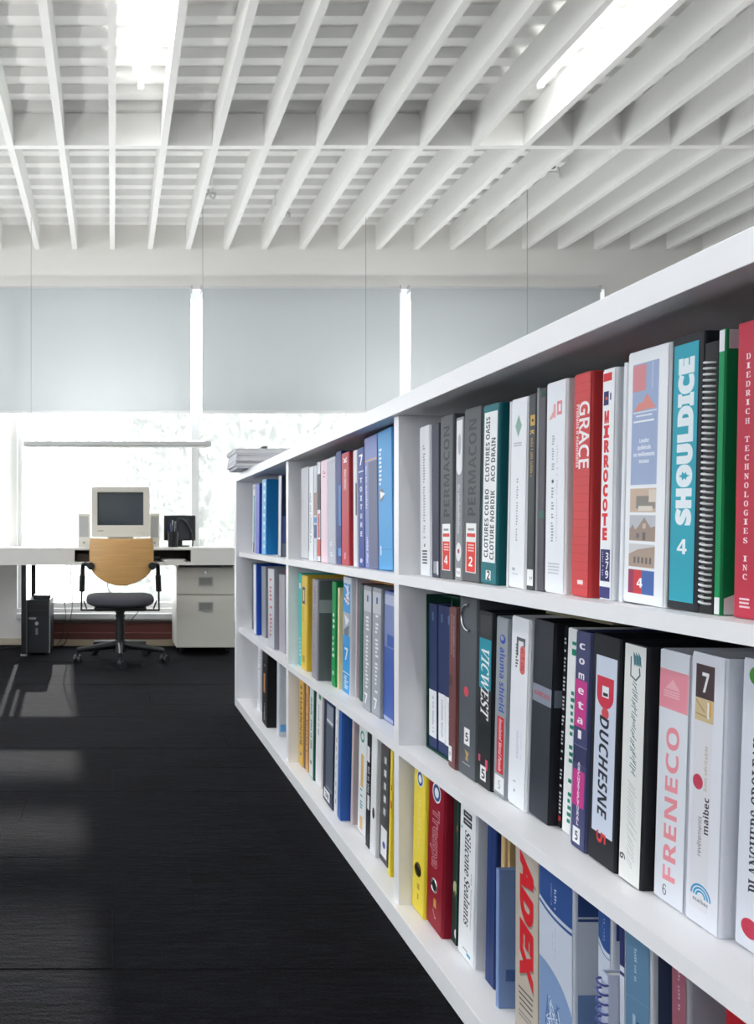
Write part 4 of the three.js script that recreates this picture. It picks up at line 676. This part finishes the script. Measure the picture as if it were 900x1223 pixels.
binder('b11', 'black binder with pale insert, red shield emblem and slanted capitals', '#1b1e24', (p) => { p.fill('#20242b'); p.R('#cfd9ea', 0.12, 0.085, 0.93, 0.875); p.c.fillStyle = '#d23a50'; p.c.beginPath(); p.c.moveTo(0.18 * p.w, 0.175 * p.h); p.c.lineTo(0.82 * p.w, 0.175 * p.h); p.c.lineTo(0.82 * p.w, 0.255 * p.h); p.c.ellipse(0.5 * p.w, 0.255 * p.h, 0.32 * p.w, 0.06 * p.h, 0, 0, Math.PI); p.c.fill(); p.R('#e9eef6', 0.38, 0.215, 0.64, 0.265); p.R('#222', 0.42, 0.245, 0.6, 0.258); p.O('#d2525a', 0.52, 0.335, 0.14, 16); p.V('DUCHESNE', 0.5, 0.345, 0.8, 0.36, '#272b3a', 1, { slant: 0.18 }); p.V('5', 0.5, 0.86, 0.92, 0.36, '#d23a3e', 1); });
binder('b12', 'cream white binder with teal handwriting and a small house emblem', '#25272c', (p) => { p.fill('#e6e8e6'); p.line('#4d5a66', 0.05, [[0.3, 0.05], [0.3, 0.13], [0.55, 0.145], [0.74, 0.12], [0.7, 0.09]]); for (let i = 0; i < 9; i++) p.line('#2c6a78', 0.035, [[0.42 + 0.04 * i, 0.03 + 0.006 * (i % 3)], [0.46 + 0.04 * i, 0.085 - 0.006 * (i % 2)]]); for (let i = 0; i < 34; i++) { const v = 0.15 + i * 0.0115; p.line('#3d6a78', 0.03, [[0.36 + 0.18 * rnd(), v], [0.55 + 0.14 * rnd(), v + 0.013]]); } for (let i = 0; i < 22; i++) { const v = 0.57 + i * 0.016; p.line('#8f969a', 0.014, [[0.3 + 0.1 * rnd(), v], [0.62 + 0.2 * rnd(), v + 0.028]]); } p.V('6', 0.16, 0.89, 0.92, 0.26, '#45484d', 1); }, { margin: 0.001 });
binder('b13', 'white binder with pink block and large pink capitals', '#dfe3ec', (p) => { p.fill('#dfe4ec'); p.R('#e895a4', 0.0, 0.075, 0.98, 0.36 - 0.13); p.poly('#eeb4be', [[0.2, 0.15], [0.45, 0.11], [0.7, 0.15]]); p.bars('#efbcc5', 0.15, 0.155, 0.72, 0.185, 3); p.V('FRENECO', 0.5, 0.29, 0.925, 0.44, '#ea95a0', -1, { slant: -0.1 }); p.H('6', 0.36, 0.955, 0.16, '#4a4d55', { w: 'normal', f: 'serif', h: 0.045 }); }, { margin: 0.0008 });
binder('b14', 'white binder with brown number seven, wood photo and red dot', '#e2e5ee', (p) => { p.fill('#e0e3ec'); p.R('#dcdde3', 0.1, 0.2, 0.68, 0.95); p.R('#4a3b3f', 0.12, 0.035, 0.7, 0.16); p.H('7', 0.42, 0.1, 0.24, '#f1f1f4', { h: 0.075 }); p.R('#cdb990', 0.12, 0.16, 0.7, 0.245); p.line('#a08a64', 0.03, [[0.14, 0.17], [0.42, 0.21]]); p.line('#a08a64', 0.03, [[0.14, 0.22], [0.5, 0.225]]); p.R('#d9a24a', 0.55, 0.165, 0.62, 0.22); p.R('#e8e9ee', 0.5, 0.17, 0.56, 0.23); p.O('#c04058', 0.27, 0.475, 0.16, 18); p.V('bois véritable', 0.5, 0.33, 0.5, 0.1, '#b3a68e', -1, { w: 'normal' }); p.V('maibec', 0.55, 0.52, 0.66, 0.17, '#3a2f38', -1, { slant: -0.1 }); p.V('revêtements', 0.37, 0.6, 0.75, 0.12, '#6d6a72', -1, { w: 'normal' }); p.c.lineWidth = 0.045 * p.w; p.c.strokeStyle = '#2b8fc0'; for (const r of [0.3, 0.22, 0.14]) { p.c.beginPath(); p.c.ellipse(0.46 * p.w, 0.9 * p.h, r * p.w, r * p.w, 0, Math.PI, 0); p.c.stroke(); } p.H('maibec', 0.46, 0.916, 0.5, '#6f7480', { h: 0.014 }); });
binder('b15', 'white binder with green disc, black slanted serif capitals and red dot', '#e2e6ee', (p) => { p.fill('#e0e4ed'); p.O('#4f9a45', 0.4, 0.05, 0.24, 22); p.V('PLANCHERS GROLEAU', 0.5, 0.26, 0.8, 0.36, '#2a2a3c', -1, { f: 'serif', slant: -0.2 }); p.O('#c73a52', 0.42, 0.93, 0.26, 22); });

single('card_folder', 'grey card folder lying flat on the white binders', 'folder', box(0.70, 0.94, FLOOR[2] + 0.3185, FLOOR[2] + 0.3235, 0.66, 0.80, 0.001), mat('#7d7d7a', 0.7));
single('card_folder', 'beige card folder lying flat on the black binder', 'folder', box(0.73, 0.94, FLOOR[2] + 0.3195, FLOOR[2] + 0.3235, 1.10, 1.27, 0.001), mat('#a59d80', 0.7));

// ---- bottom shelf, near bay
const emblem = (p, v) => { p.O('#f0f2f4', 0.5, v, 0.28, 0.3 * p.w); p.O('#2a5490', 0.5, v, 0.23, 0.25 * p.w); p.O('#eef2f5', 0.5, v, 0.14, 0.15 * p.w); };
{ const v = binder('c1', 'yellow lever arch binder with round blue emblem and finger ring', '#efd53c', (p) => { p.fill('#f3dc4a'); emblem(p, 0.09); p.D(0.5, 0.2, 0.58, 0.2, '#f0e08a', 12); p.R('#c39a35', 0.42, 0.81, 0.62, 0.85); p.R('#b9962f', 0.45, 0.88, 0.55, 0.92); }); fingerRing(v, v.h * 0.29, '#5b4a1c'); }
{ const v = binder('c2', 'dark red lever arch binder with round blue emblem and finger ring', '#8d0f28', (p) => { p.fill('#930f2b'); emblem(p, 0.085); p.V('Trespa', 0.5, 0.2, 0.6, 0.42, '#93102c', 1, { w: 'normal', stroke: '#cf98a2', lw: 9 }); p.R('#c9a24a', 0.45, 0.8, 0.62, 0.86); p.line('#d8a0a8', 0.04, [[0.4, 0.88], [0.55, 0.93], [0.62, 0.92]]); }); fingerRing(v, v.h * 0.29); }
book('c3', 'slim dark green book with a pale bird picture', '#25302d', (p) => { p.fill('#2d3734'); p.R('#c98a3a', 0.75, 0.18, 1, 0.22); p.O('#c6c89a', 0.6, 0.62, 0.4, 28); p.O('#6a6a44', 0.6, 0.66, 0.2, 12); p.R('#1a7a5c', 0.9, 0, 1, 1); p.O('#dfe3e6', 0.9, 0.93, 0.25, 18); });
binder('c4', 'white binder with black serif title and two black label blocks', '#e8ebf1', (p) => { p.fill('#edf0f4'); p.R('#2b2f35', 0.2, 0.045, 0.75, 0.085); p.R('#2b2f35', 0.2, 0.095, 0.75, 0.135); p.bars('#c9cdd2', 0.28, 0.055, 0.68, 0.075, 1); p.bars('#c9cdd2', 0.28, 0.105, 0.68, 0.125, 1); p.R('#3fb0a8', 0.05, 0.16, 0.14, 0.175); p.V('Silicone Sealants', 0.5, 0.17, 0.79, 0.36, '#33373f', 1, { f: 'serif', slant: 0.15 }); p.D(0.78, 0.42, 0.8, 0.09, '#a7adb6', 30); p.R('#4d545c', 0.3, 0.945, 0.6, 0.95); p.R('#46a8c4', 0.55, 0.955, 0.8, 0.975); });
book('c5', 'navy hardback with darker twin ridge beside white binder', '#22366b', (p) => { p.fill('#273d75'); p.R('#1a2a55', 0.5, 0, 0.58, 1); });
book('c6', 'tan card folder standing behind the pale blue booklet', '#c9ad7f', null, { d: 0.24 });
book('c6b', 'second tan card folder beside the other behind pale blue booklet', '#bfa273', null, { d: 0.24 });
{ const v = book('c7', 'short pale blue booklet with darker blue title corner', '#7d97c6', null, { d: 0.16 }); coverPanel(v, 0.002, 0.158, 0.001, v.h * 0.99, '#7f9aca'); const g = new THREE.PlaneGeometry(0.1, 0.02); g.translate(0.062, 0.056, 0.0009); put(v.t, 'title_patch', v.mv(g), mat('#4a68a8', 0.5)); }
binder('c8', 'beige binder with large slanted red capitals', '#b6ada0', (p) => { p.fill('#bbb2a6'); p.V('ADEX', 0.52, 0.065, 0.69, 0.54, '#8e8a80', 1, { slant: 0.35, stroke: '#8e8a80', lw: 10 }); p.V('ADEX', 0.5, 0.06, 0.68, 0.54, '#d3242f', 1, { slant: 0.35, stroke: '#d3242f', lw: 9 }); for (let i = 0; i < 4; i++) p.bars('#4a4743', 0.14 + 0.02 * i, 0.74 + i * 0.028, 0.8, 0.757 + i * 0.028, 1); p.bars('#8b867e', 0.16, 0.86, 0.76, 0.9, 2); p.R('#d3242f', 0.42, 0.925, 0.55, 0.94); });
const wave = (p) => { p.fill('#c6cfdf'); p.c.fillStyle = '#31528f'; p.c.beginPath(); p.c.moveTo(0, -2); p.c.lineTo(p.w, -2); p.c.lineTo(p.w, 0.2 * p.h); p.c.quadraticCurveTo(0.4 * p.w, 0.21 * p.h, 0, 0.155 * p.h); p.c.fill(); p.c.strokeStyle = '#31528f'; p.c.lineWidth = 0.05 * p.w; p.c.beginPath(); p.c.moveTo(0, 0.18 * p.h); p.c.quadraticCurveTo(0.4 * p.w, 0.235 * p.h, p.w, 0.225 * p.h); p.c.stroke(); p.D(0.5, 0.06, 0.18, 0.06, '#cdd6e8', 8); p.D(0.38, 0.06, 0.17, 0.03, '#aab8d6', 14); p.D(0.5, 0.26, 0.42, 0.02, '#9aa6bd', 20); p.D(0.42, 0.3, 0.38, 0.02, '#9aa6bd', 12); p.c.fillStyle = '#7f9ac2'; p.c.beginPath(); p.c.moveTo(-2, 0.46 * p.h); p.c.quadraticCurveTo(0.7 * p.w, 0.47 * p.h, p.w + 2, 0.62 * p.h); p.c.lineTo(p.w + 2, p.h + 2); p.c.lineTo(-2, p.h + 2); p.c.fill(); for (let i = 0; i < 26; i++) p.line(i % 2 ? '#e2e9f2' : '#4a6ba3', 0.018, [[0.2 + 0.5 * rnd(), 0.62 + 0.2 * rnd()], [0.2 + 0.5 * rnd(), 0.62 + 0.2 * rnd()]]); };
{ const v = binder('c9', 'wide white binder with blue curved header and pale blue base', '#d3dae6', wave); coverPanel(v, 0.006, 0.26, v.h * 0.86, v.h * 0.995, '#2c4a86'); coverPanel(v, 0.006, 0.26, v.h * 0.838, v.h * 0.85, '#2c4a86'); coverPanel(v, 0.006, 0.26, 0.002, v.h * 0.5, '#7390bc'); }
{ const v = binder('c10', 'narrow white binder with blue curved header beside coil notebook', '#d3dae6', wave); coverPanel(v, 0.006, 0.26, v.h * 0.86, v.h * 0.995, '#2c4a86'); }
{
  const v = book('c11', 'short notebook bound with a violet blue plastic coil', '#c3cbe0', null, { d: 0.16 });
  const c = []; for (let i = 0; i < 17; i++) { const g = new THREE.TorusGeometry(0.0066, 0.0016, 7, 16); g.rotateX(Math.PI / 2); g.rotateX(0.25); g.translate(-0.002, 0.012 + i * (v.h - 0.024) / 16, -v.w / 2); c.push(g); }
  put(v.t, 'coil', v.mv(join(c)), mat('#4a4f96', 0.35));
}
book('c11b', 'thin white booklet with navy upper band behind coil notebook', '#d6dbe8', (p) => { p.fill('#d6dbe8'); p.R('#2d3364', 0, 0, 1, 0.2); p.R('#2d3364', 0, 0.225, 1, 0.24); }, { margin: 0.0005 });
{ const v = binder('c12', 'steel blue binder with white edges and dark slanted title', '#d4d8df', (p) => { p.fill('#5f84a3'); p.D(0.42, 0.08, 0.22, 0.1, '#b9cbd8', 12); p.line('#87a4bb', 0.012, [[0, 0.3], [1, 0.28]]); p.R('#a9c0d2', 0.3, 0.36, 0.42, 0.75); p.D(0.6, 0.38, 0.8, 0.3, '#2a3c66', 16); }); coverPanel(v, 0.008, 0.262, 0.002, v.h * 0.995, '#3d4565'); }
{ const v = binder('c13', 'maroon mauve binder with faint white lettering on bottom shelf', '#cbd0da', (p) => { p.fill('#965a6a'); p.D(0.5, 0.03, 0.2, 0.14, '#cfb4bd', 12); p.line('#b58c98', 0.012, [[0, 0.33], [1, 0.32]]); p.R('#cdb3bc', 0.35, 0.38, 0.75, 0.46); }, { margin: 0.0008 }); coverPanel(v, 0.006, 0.262, 0.002, v.h * 0.995, '#b9c2d2'); }
binder('c14', 'plain bright red binder at the near end of bottom shelf', '#a51d28', (p) => { p.fill('#b3202c'); });

// ---- top shelf, middle bay
binder('d1', 'plain light grey binder against the divider by the window end', '#c9cbd0', (p) => { p.fill('#cfd1d6'); p.R('#8d9097', 0, 0.985, 1, 1); });
binder('d2', 'leaning white binder with fine grey lettering', '#e6e9ee', (p) => { p.fill('#e9ecf1'); p.D(0.4, 0.28, 0.82, 0.3, '#8f97a3', 26); p.R('#4b5058', 0.0, 0, 0.1, 0.9); });
book('d3', 'slim book in brown and blue picture cover', '#c9cdd6', (p) => { p.fill('#d6dae2'); p.R('#a9897f', 0, 0.28, 1, 0.52); p.R('#4a86c4', 0, 0.54, 1, 0.6); p.R('#4a5b86', 0, 0.62, 1, 0.76); });
book('d4', 'slim black book with white and red lower labels', '#2b2c30', (p) => { p.fill('#e6e8ec'); p.R('#2b2c31', 0, 0.12, 1, 0.48); p.R('#c13f47', 0.2, 0.52, 0.8, 0.76); p.R('#d4574f', 0, 0.78, 1, 0.95); });
book('d5', 'pale pink book with a small red title', '#efd3df', (p) => { p.fill('#f2d8e4'); p.D(0.5, 0.1, 0.17, 0.34, '#cf4a5c', 4); });
binder('d6', 'silver grey binder with faint lower lettering', '#b4b8c4', (p) => { p.fill('#bcc0cc'); p.D(0.45, 0.8, 0.95, 0.34, '#e4e6ec', 6); p.R('#d4d7df', 0, 0, 1, 0.02); });
book('d7', 'navy book with bright blue picture strip beside the small red binder', '#263a77', (p) => { p.fill('#2c4283'); p.R('#3a7fc6', 0.5, 0.3, 1, 0.66); p.R('#5a9ad6', 0.4, 0.86, 1, 0.93); });
binder('d8', 'small red binder with white panel lettering in the middle bay', '#b8323c', (p) => { p.fill('#c0414c'); p.V('K', 0.5, 0.035, 0.09, 0.5, '#f3e6e8', -1); p.R('#cf8088', 0.28, 0.14, 0.68, 0.33); p.D(0.48, 0.15, 0.32, 0.18, '#e8c8cc', 8); p.D(0.45, 0.88, 0.96, 0.3, '#e6b8be', 5); });
book('d9', 'thin white book between red binder and blue numbered binder', '#e2e5ea', (p) => { p.fill('#e4e7ec'); p.R('#4d5058', 0.6, 0.28, 1, 0.56); });
binder('d10', 'blue binder with white number seven and stacked capitals', '#33478f', (p) => { p.fill('#3a4f9a'); p.H('7', 0.5, 0.095, 0.6, '#f1f3f8', { h: 0.09 }); p.R('#dfe4f0', 0.1, 0.19, 0.9, 0.2); p.S('TOITURE', 0.5, 0.23, 0.76, 0.4, '#e9edf6', { gh: 0.045 }); p.O('#cdd6ea', 0.45, 0.95, 0.22, 9); });
binder('d11', 'wide lavender blue binder with thin orange band', '#7482b8', (p) => { p.fill('#8492c8'); p.R('#d9b06a', 0, 0.17, 1, 0.18); p.D(0.12, 0.2, 0.55, 0.12, '#dfe4f2', 26); p.D(0.16, 0.75, 0.97, 0.14, '#dfe4f2', 14); p.R('#6d7390', 0.3, 0.19, 1, 1); });
binder('d12', 'wide sky blue binder with white arrow emblem against the divider', '#3f96d8', (p) => { p.fill('#55a6e0'); p.D(0.15, 0.12, 0.4, 0.2, '#eaf3fa', 9); p.O('#7a7f88', 0.24, 0.46, 0.17, 22); p.poly('#f3f6f9', [[0.12, 0.43], [0.5, 0.455], [0.14, 0.49]]); p.R('#3a86c4', 0, 0.855, 1, 0.859); p.R('#dfeaf4', 0.1, 0.83, 0.18, 0.9); });

// ---- middle shelf, middle bay
G.e1 = [2, 0.648, 2.622, 2.578, 0.318, 0]; G.e5 = [2, 0.66, 2.214, 2.20, 0.296, 0.026];
binder('e1', 'turquoise binder with white marks against the divider', '#35b9b4', (p) => { p.fill('#45c8c4'); p.R('#e9f4f4', 0.2, 0.1, 0.8, 0.16); p.D(0.5, 0.7, 0.92, 0.4, '#d9f2f1', 5); });
binder('e2', 'yellow binder with navy square label', '#dcb93c', (p) => { p.fill('#e5c44a'); p.R('#27305c', 0.12, 0.12, 0.62, 0.3); p.R('#e5d8a0', 0.25, 0.15, 0.5, 0.27); p.D(0.3, 0.34, 0.5, 0.16, '#a88f34', 6); p.R('#b39a3a', 0.2, 0.86, 0.62, 0.93); });
{ const v = binder('e3', 'grey binder turned to show its dark cover with a pale band', '#8a8a92', (p) => { p.fill('#9896a0'); for (let i = 0; i < 4; i++) p.line('#4a4a52', 0.05, [[0.3, 0.11 + i * 0.035], [0.6, 0.13 + i * 0.035]]); p.line('#b0505c', 0.05, [[0.3, 0.1], [0.55, 0.06]]); p.D(0.35, 0.3, 0.8, 0.2, '#84838c', 12); }); coverPanel(v, 0.004, 0.266, 0.002, v.h * 0.995, '#5f6768'); const g = new THREE.PlaneGeometry(0.262, 0.04); g.translate(0.135, v.h * 0.74, 0.0009); put(v.t, 'cover_band', v.mv(g), mat('#a9b3b4', 0.5)); }
{ const v = binder('e4', 'green comb bound binder with white capitals', '#0f8747', (p) => { p.fill('#159650'); p.D(0.45, 0.3, 0.75, 0.5, '#e2f0e6', 8); p.R('#dcefe2', 0.3, 0.86, 0.6, 0.9); }); const c = []; for (let i = 0; i < 7; i++) { const g = new THREE.BoxGeometry(0.028, 0.0025, 0.001); g.translate(0.02, v.h * (0.58 + 0.022 * i), 0.0008); c.push(g); } put(v.t, 'comb_teeth', v.mv(join(c)), mat('#dfe9de', 0.5)); }
book('e5', 'thin cream booklet behind the green binder', '#e6dfae', null);
binder('e6', 'blue and white picture binder with large number seven', '#e9edf3', (p) => { p.fill('#3d9bdc'); p.R('#dbe4ee', 0, 0, 1, 0.05); for (let i = 0; i < 12; i++) p.line(i % 3 ? '#e9eef5' : '#d97a5a', 0.08, [[0.1 + 0.5 * rnd(), 0.05 + 0.2 * rnd()], [0.5 + 0.4 * rnd(), 0.05 + 0.2 * rnd()]]); p.R('#aeb7c2', 0, 0.3, 1, 0.5); p.poly('#e9ecf0', [[0.2, 0.32], [0.9, 0.36], [0.4, 0.42]]); p.poly('#6d7782', [[0.1, 0.46], [0.9, 0.4], [0.8, 0.5], [0.2, 0.5]]); p.H('7', 0.5, 0.66, 0.5, '#f4f7fa', { h: 0.11 }); p.R('#e9eef5', 0, 0.82, 1, 0.83); p.D(0.5, 0.85, 0.97, 0.6, '#e1ebf4', 6); });
book('e7', 'thin pinkish white booklet beside the picture binder', '#e0d2da', null);
book('e8', 'thin dark red booklet on the middle shelf', '#96283c', null);
book('e9', 'slim dark green book next to the twin grey binders', '#2d5c4d', (p) => { p.fill('#35675a'); });
const uccGrey = (p) => { p.fill('#a4a8b0'); p.R('#c3c7ce', 0, 0.03, 1, 0.2); p.R('#3d56a6', 0.42, 0.07, 0.62, 0.12); p.D(0.5, 0.21, 0.84, 0.36, '#e9ebef', 20); p.H('7', 0.4, 0.915, 0.42, '#f1f3f6', { h: 0.09 }); };
binder('e10', 'grey binder with white number seven beside dark green book', '#8d9199', uccGrey);
binder('e11', 'grey binder with white number seven beside the clear blue binder', '#8d9199', uccGrey);
binder('e12', 'blue binder with translucent pale sleeve against the divider', '#4a63a6', (p) => { p.fill('#7f8fc0'); p.R('#b9c2dc', 0, 0.02, 1, 0.1); p.R('#4562ad', 0.3, 0.33, 1, 0.42); p.R('#4a66b2', 0.0, 0.43, 1, 0.97); p.R('#aab6d8', 0, 0.97, 1, 1); });
single('card_folder', 'orange card folder lying flat across the grey binders', 'folder', (() => { const g = box(0.69, 0.86, FLOOR[2] + 0.3262, FLOOR[2] + 0.3302, 1.79, 2.02, 0.001); return g; })(), mat('#d99a3c', 0.6));

// ---- bottom shelf, middle bay
G.f2 = [3, 0.652, 2.5615, 2.548, 0.295, 0.03]; G.f3 = [3, 0.652, 2.5465, 2.512, 0.292, 0.03]; G.f6 = [3, 0.658, 2.350, 2.325, 0.291, 0.052]; G.f9 = [3, 0.632, 2.118, 2.088, 0.309, 0.058]; G.f10 = [3, 0.656, 2.078, 2.062, 0.300, 0.058];
binder('f1', 'golden yellow binder with dark capitals reading upward', '#d8a945', (p) => { p.fill('#e2b655'); p.V('BONNEVILLE', 0.5, 0.06, 0.78, 0.42, '#4a3d2a', -1); p.O('#6b5a86', 0.5, 0.88, 0.16, 8); });
book('f2', 'thin navy booklet beside the golden yellow binder', '#2c3568', null);
book('f3', 'slim orange tan book with dark lettering', '#d09a5a', (p) => { p.fill('#d9a566'); p.D(0.5, 0.1, 0.8, 0.4, '#5a4632', 18); });
binder('f4', 'green binder with pale grey printed insert', '#1e5c4a', (p) => { p.fill('#d6dcda'); p.R('#1f6350', 0.85, 0, 1, 1); p.D(0.4, 0.1, 0.7, 0.34, '#4a5a58', 24); p.R('#7d8c88', 0.2, 0.82, 0.6, 0.86); });
book('f5', 'white book with small green label and grey title', '#e3e6e9', (p) => { p.fill('#e6e9ec'); p.R('#2f9a68', 0.45, 0.03, 0.85, 0.08); p.D(0.45, 0.15, 0.5, 0.22, '#5f8f86', 16); });
book('f6', 'slim orange book beside the dark blue binder', '#cf9247', (p) => { p.fill('#d79c55'); p.D(0.5, 0.3, 0.9, 0.4, '#6a5136', 16); });
binder('f7', 'dark blue binder with grey panel and small white shelf label', '#22304f', (p) => { p.fill('#2c3854'); p.R('#8d95a2', 0.28, 0.03, 0.94, 0.86); p.R('#dfe3e8', 0.28, 0.18, 0.94, 0.2); p.R('#5a6270', 0.3, 0.22, 0.92, 0.84); p.R('#eef0f2', 0.1, 0.88, 0.7, 0.98); p.H('38', 0.4, 0.935, 0.4, '#333', { h: 0.05 }); });
book('f8', 'white book with dark dotted title beside the blue binder', '#dfe3ea', (p) => { p.fill('#e2e6ec'); p.D(0.5, 0.1, 0.95, 0.2, '#8e6a6a', 10); });
binder('f9', 'royal blue binder pulled forward showing its cover', '#2c5aa4', (p) => { p.fill('#3767b4'); });
{ const v = book('f10', 'pale pink grey book with small blue mark low on its cover', '#cbbdbd', null, { d: 0.24 }); const g = new THREE.PlaneGeometry(0.05, 0.06); g.translate(0.045, 0.08, 0.0008); put(v.t, 'cover_print', v.mv(g), mat('#3f6aa8', 0.5)); }
binder('f11', 'white binder with green circle emblem, orange strip and teal capitals', '#e4e7ea', (p) => { p.fill('#e8ebed'); p.O('#2a9a84', 0.42, 0.12, 0.26, 22); p.O('#e8ebed', 0.42, 0.12, 0.16, 13); p.R('#e0b36a', 0.3, 0.28, 0.62, 0.58); p.D(0.42, 0.6, 0.82, 0.34, '#2f9a96', 8); p.R('#e2b87a', 0.28, 0.85, 0.62, 0.97); });
book('f12', 'black and white book with checked label', '#26282c', (p) => { p.fill('#2a2c30'); p.R('#eceef0', 0.0, 0.15, 0.8, 0.28); p.D(0.5, 0.3, 0.55, 0.7, '#cfd2d6', 12); p.R('#e4e6e9', 0.3, 0.56, 1, 0.68); });
book('f13', 'plain white book beside the dark grey binder', '#e6e9ec', (p) => { p.fill('#e8ebee'); p.O('#2a2c30', 0.6, 0.66, 0.24, 20); });
binder('f14', 'dark grey binder with white letters, red line and lower white label', '#4b4a4c', (p) => { p.fill('#535254'); p.line('#b0444c', 0.05, [[0.2, 0.03], [0.8, 0.05]]); ['#c9cbce', '#dfe1e3', '#cfd1d3', '#dfe1e3', '#bfc1c4'].forEach((c, i) => p.R(c, 0.4, 0.14 + i * 0.105, 0.68, 0.195 + i * 0.105)); p.R('#eceef1', 0.15, 0.72, 0.9, 0.96); p.O('#4f62a8', 0.55, 0.86, 0.18, 12); });
book('f15', 'slim bright yellow book with red marks against the divider', '#e8cf36', (p) => { p.fill('#edd63f'); p.R('#d0584a', 0.5, 0.3, 1, 0.34); p.R('#d0584a', 0.4, 0.42, 1, 0.48); }, { margin: 0.0008 });

// ---- window end bay
G.h1 = [2, 0.667, 3.60, 3.51, 0.315, -0.01]; G.h5 = [2, 0.650, 2.935, 2.835, 0.297, -0.016]; G.i1 = [3, 0.662, 3.43, 3.37, 0.293, 0.03]; G.i2 = [3, 0.634, 3.19, 3.09, 0.316, 0.03]; G.i3 = [3, 0.655, 3.005, 2.96, 0.296, 0.03]; G.i4 = [3, 0.65, 2.80, 2.775, 0.292, 0.0];
binder('g1', 'white binder with teal lower strip in the window end bay', '#e2e6ef', (p) => { p.fill('#e4e8f0'); p.R('#3a4450', 0.5, 0.03, 0.8, 0.06); p.R('#2f86a6', 0.45, 0.16, 0.9, 0.85); p.R('#4a5a70', 0.3, 0.85, 0.9, 1); });
{ const v = binder('g2', 'plain violet blue binder with royal blue cover', '#2247b4', (p) => { p.fill('#7d84cf'); }); }
{ const v = binder('g3', 'bright blue binder with light blue patterned spine', '#1d7fc4', (p) => { p.fill('#7dbdea'); for (let i = 0; i < 9; i++) p.R('#d3e8f6', 0.3 + 0.2 * rnd(), 0.04 + i * 0.105, 0.75, 0.08 + i * 0.105); }); }
{ const v = binder('g4', 'white spined binder with navy cover and grey base', '#1f2c4a', (p) => { p.fill('#d2d7de'); p.R('#8d939c', 0, 0, 0.2, 1); }); coverPanel(v, 0.004, 0.266, v.h * 0.17, v.h * 0.5, '#4a5a94'); coverPanel(v, 0.004, 0.266, 0.002, v.h * 0.165, '#7a8290'); }
binder('h1', 'dark grey speckled binder at the bookcase end panel', '#4a5058', (p) => { p.fill('#5a6068'); p.D(0.5, 0.05, 0.9, 0.5, '#7d858e', 20); });
{ const v = binder('h2', 'white binder with cobalt blue cover', '#1c4cb4', (p) => { p.fill('#e0e5ee'); p.R('#9fb3d9', 0.8, 0, 1, 1); }); }
binder('h3', 'plain mid grey binder next to the cobalt binder', '#8a9099', (p) => { p.fill('#9aa0a8'); p.D(0.5, 0.9, 0.97, 0.4, '#c98a92', 3); });
binder('h4', 'silver binder with red stacked lettering', '#8f939c', (p) => { p.fill('#c6c8cf'); p.D(0.45, 0.12, 0.88, 0.34, '#c2434d', 15); });
{ const v = binder('h5', 'grey binder with a pink paper tab on top', '#9a9aa4', (p) => { p.fill('#b0aeb8'); p.R('#c3b3bd', 0.05, 0, 0.2, 1); }); const g = new THREE.BoxGeometry(0.03, 0.03, 0.001); g.translate(0.02, v.h + 0.005, -0.02); put(v.t, 'paper_tab', v.mv(g), mat('#e2558f', 0.7)); }
book('i1', 'white book with violet lettering on the lowest window end shelf', '#e4e4ec', (p) => { p.fill('#e8e8ef'); p.D(0.5, 0.1, 0.4, 0.3, '#8a8ac4', 6); });
binder('i2', 'black binder with tan label on the lowest window end shelf', '#17181b', (p) => { p.fill('#1d1e21'); p.R('#c08f62', 0.3, 0.32, 0.6, 0.58); p.O('#9fa2a6', 0.5, 0.21, 0.16, 6); p.D(0.5, 0.72, 0.95, 0.2, '#bfc1c4', 8); });
{ const v = binder('i3', 'pale grey binder with blue bands on its cover', '#c9ced4', (p) => { p.fill('#cdd2d7'); }); coverPanel(v, 0.004, 0.266, v.h * 0.06, v.h * 0.16, '#5fa6dc'); coverPanel(v, 0.004, 0.266, v.h * 0.95, v.h * 0.995, '#3a8fd6'); }
book('i4', 'slim white book with teal label against the divider', '#e2e6e8', (p) => { p.fill('#e4e8ea'); p.R('#1f8a86', 0.1, 0.08, 0.9, 0.24); p.R('#3fa59a', 0.2, 0.9, 0.8, 0.97); });

// ---------------------------------------------------------------- papers lying on the bookcase
{
  let y = TOP1 + 0.0005;
  for (let i = 0; i < 9; i++) {
    const th = 0.006 + 0.006 * rnd(), dx = 0.02 * (rnd() - 0.5), dz = 0.02 * (rnd() - 0.5);
    const t = thing('booklet', i === 0 ? 'bottom white booklet of the pile lying on the bookcase' : i === 8 ? 'topmost white booklet of the pile lying on the bookcase' : 'white booklet within the pile lying on the bookcase', 'booklet', 'papers piled on the bookcase', [0.70 + dx, y, 3.42 + dz]);
    const c = new THREE.BoxGeometry(0.33, 0.0012, 0.24); c.translate(0, th - 0.0006, 0); put(t, 'cover', c, mat(['#e8eaef', '#dfe2ea', '#eceef2'][i % 3], 0.6));
    const g = new THREE.BoxGeometry(0.325, th - 0.0014, 0.236); g.translate(0, (th - 0.0014) / 2, 0); put(t, 'page_block', g, mat(['#e2e2e6', '#d5d6dd', '#e9e9ec'][(i + 1) % 3], 0.8));
    y += th + 0.0002;
  }
  single('binder_clip', 'small dark clip lying on the pile of booklets', 'clip', [box(0.655, 0.68, y, y + 0.01, 3.30, 3.34, 0.003)], mat('#5c6066', 0.4));
}

sheetMat.forEach((m) => { m.map.needsUpdate = true; });
renderer.render(scene, camera);
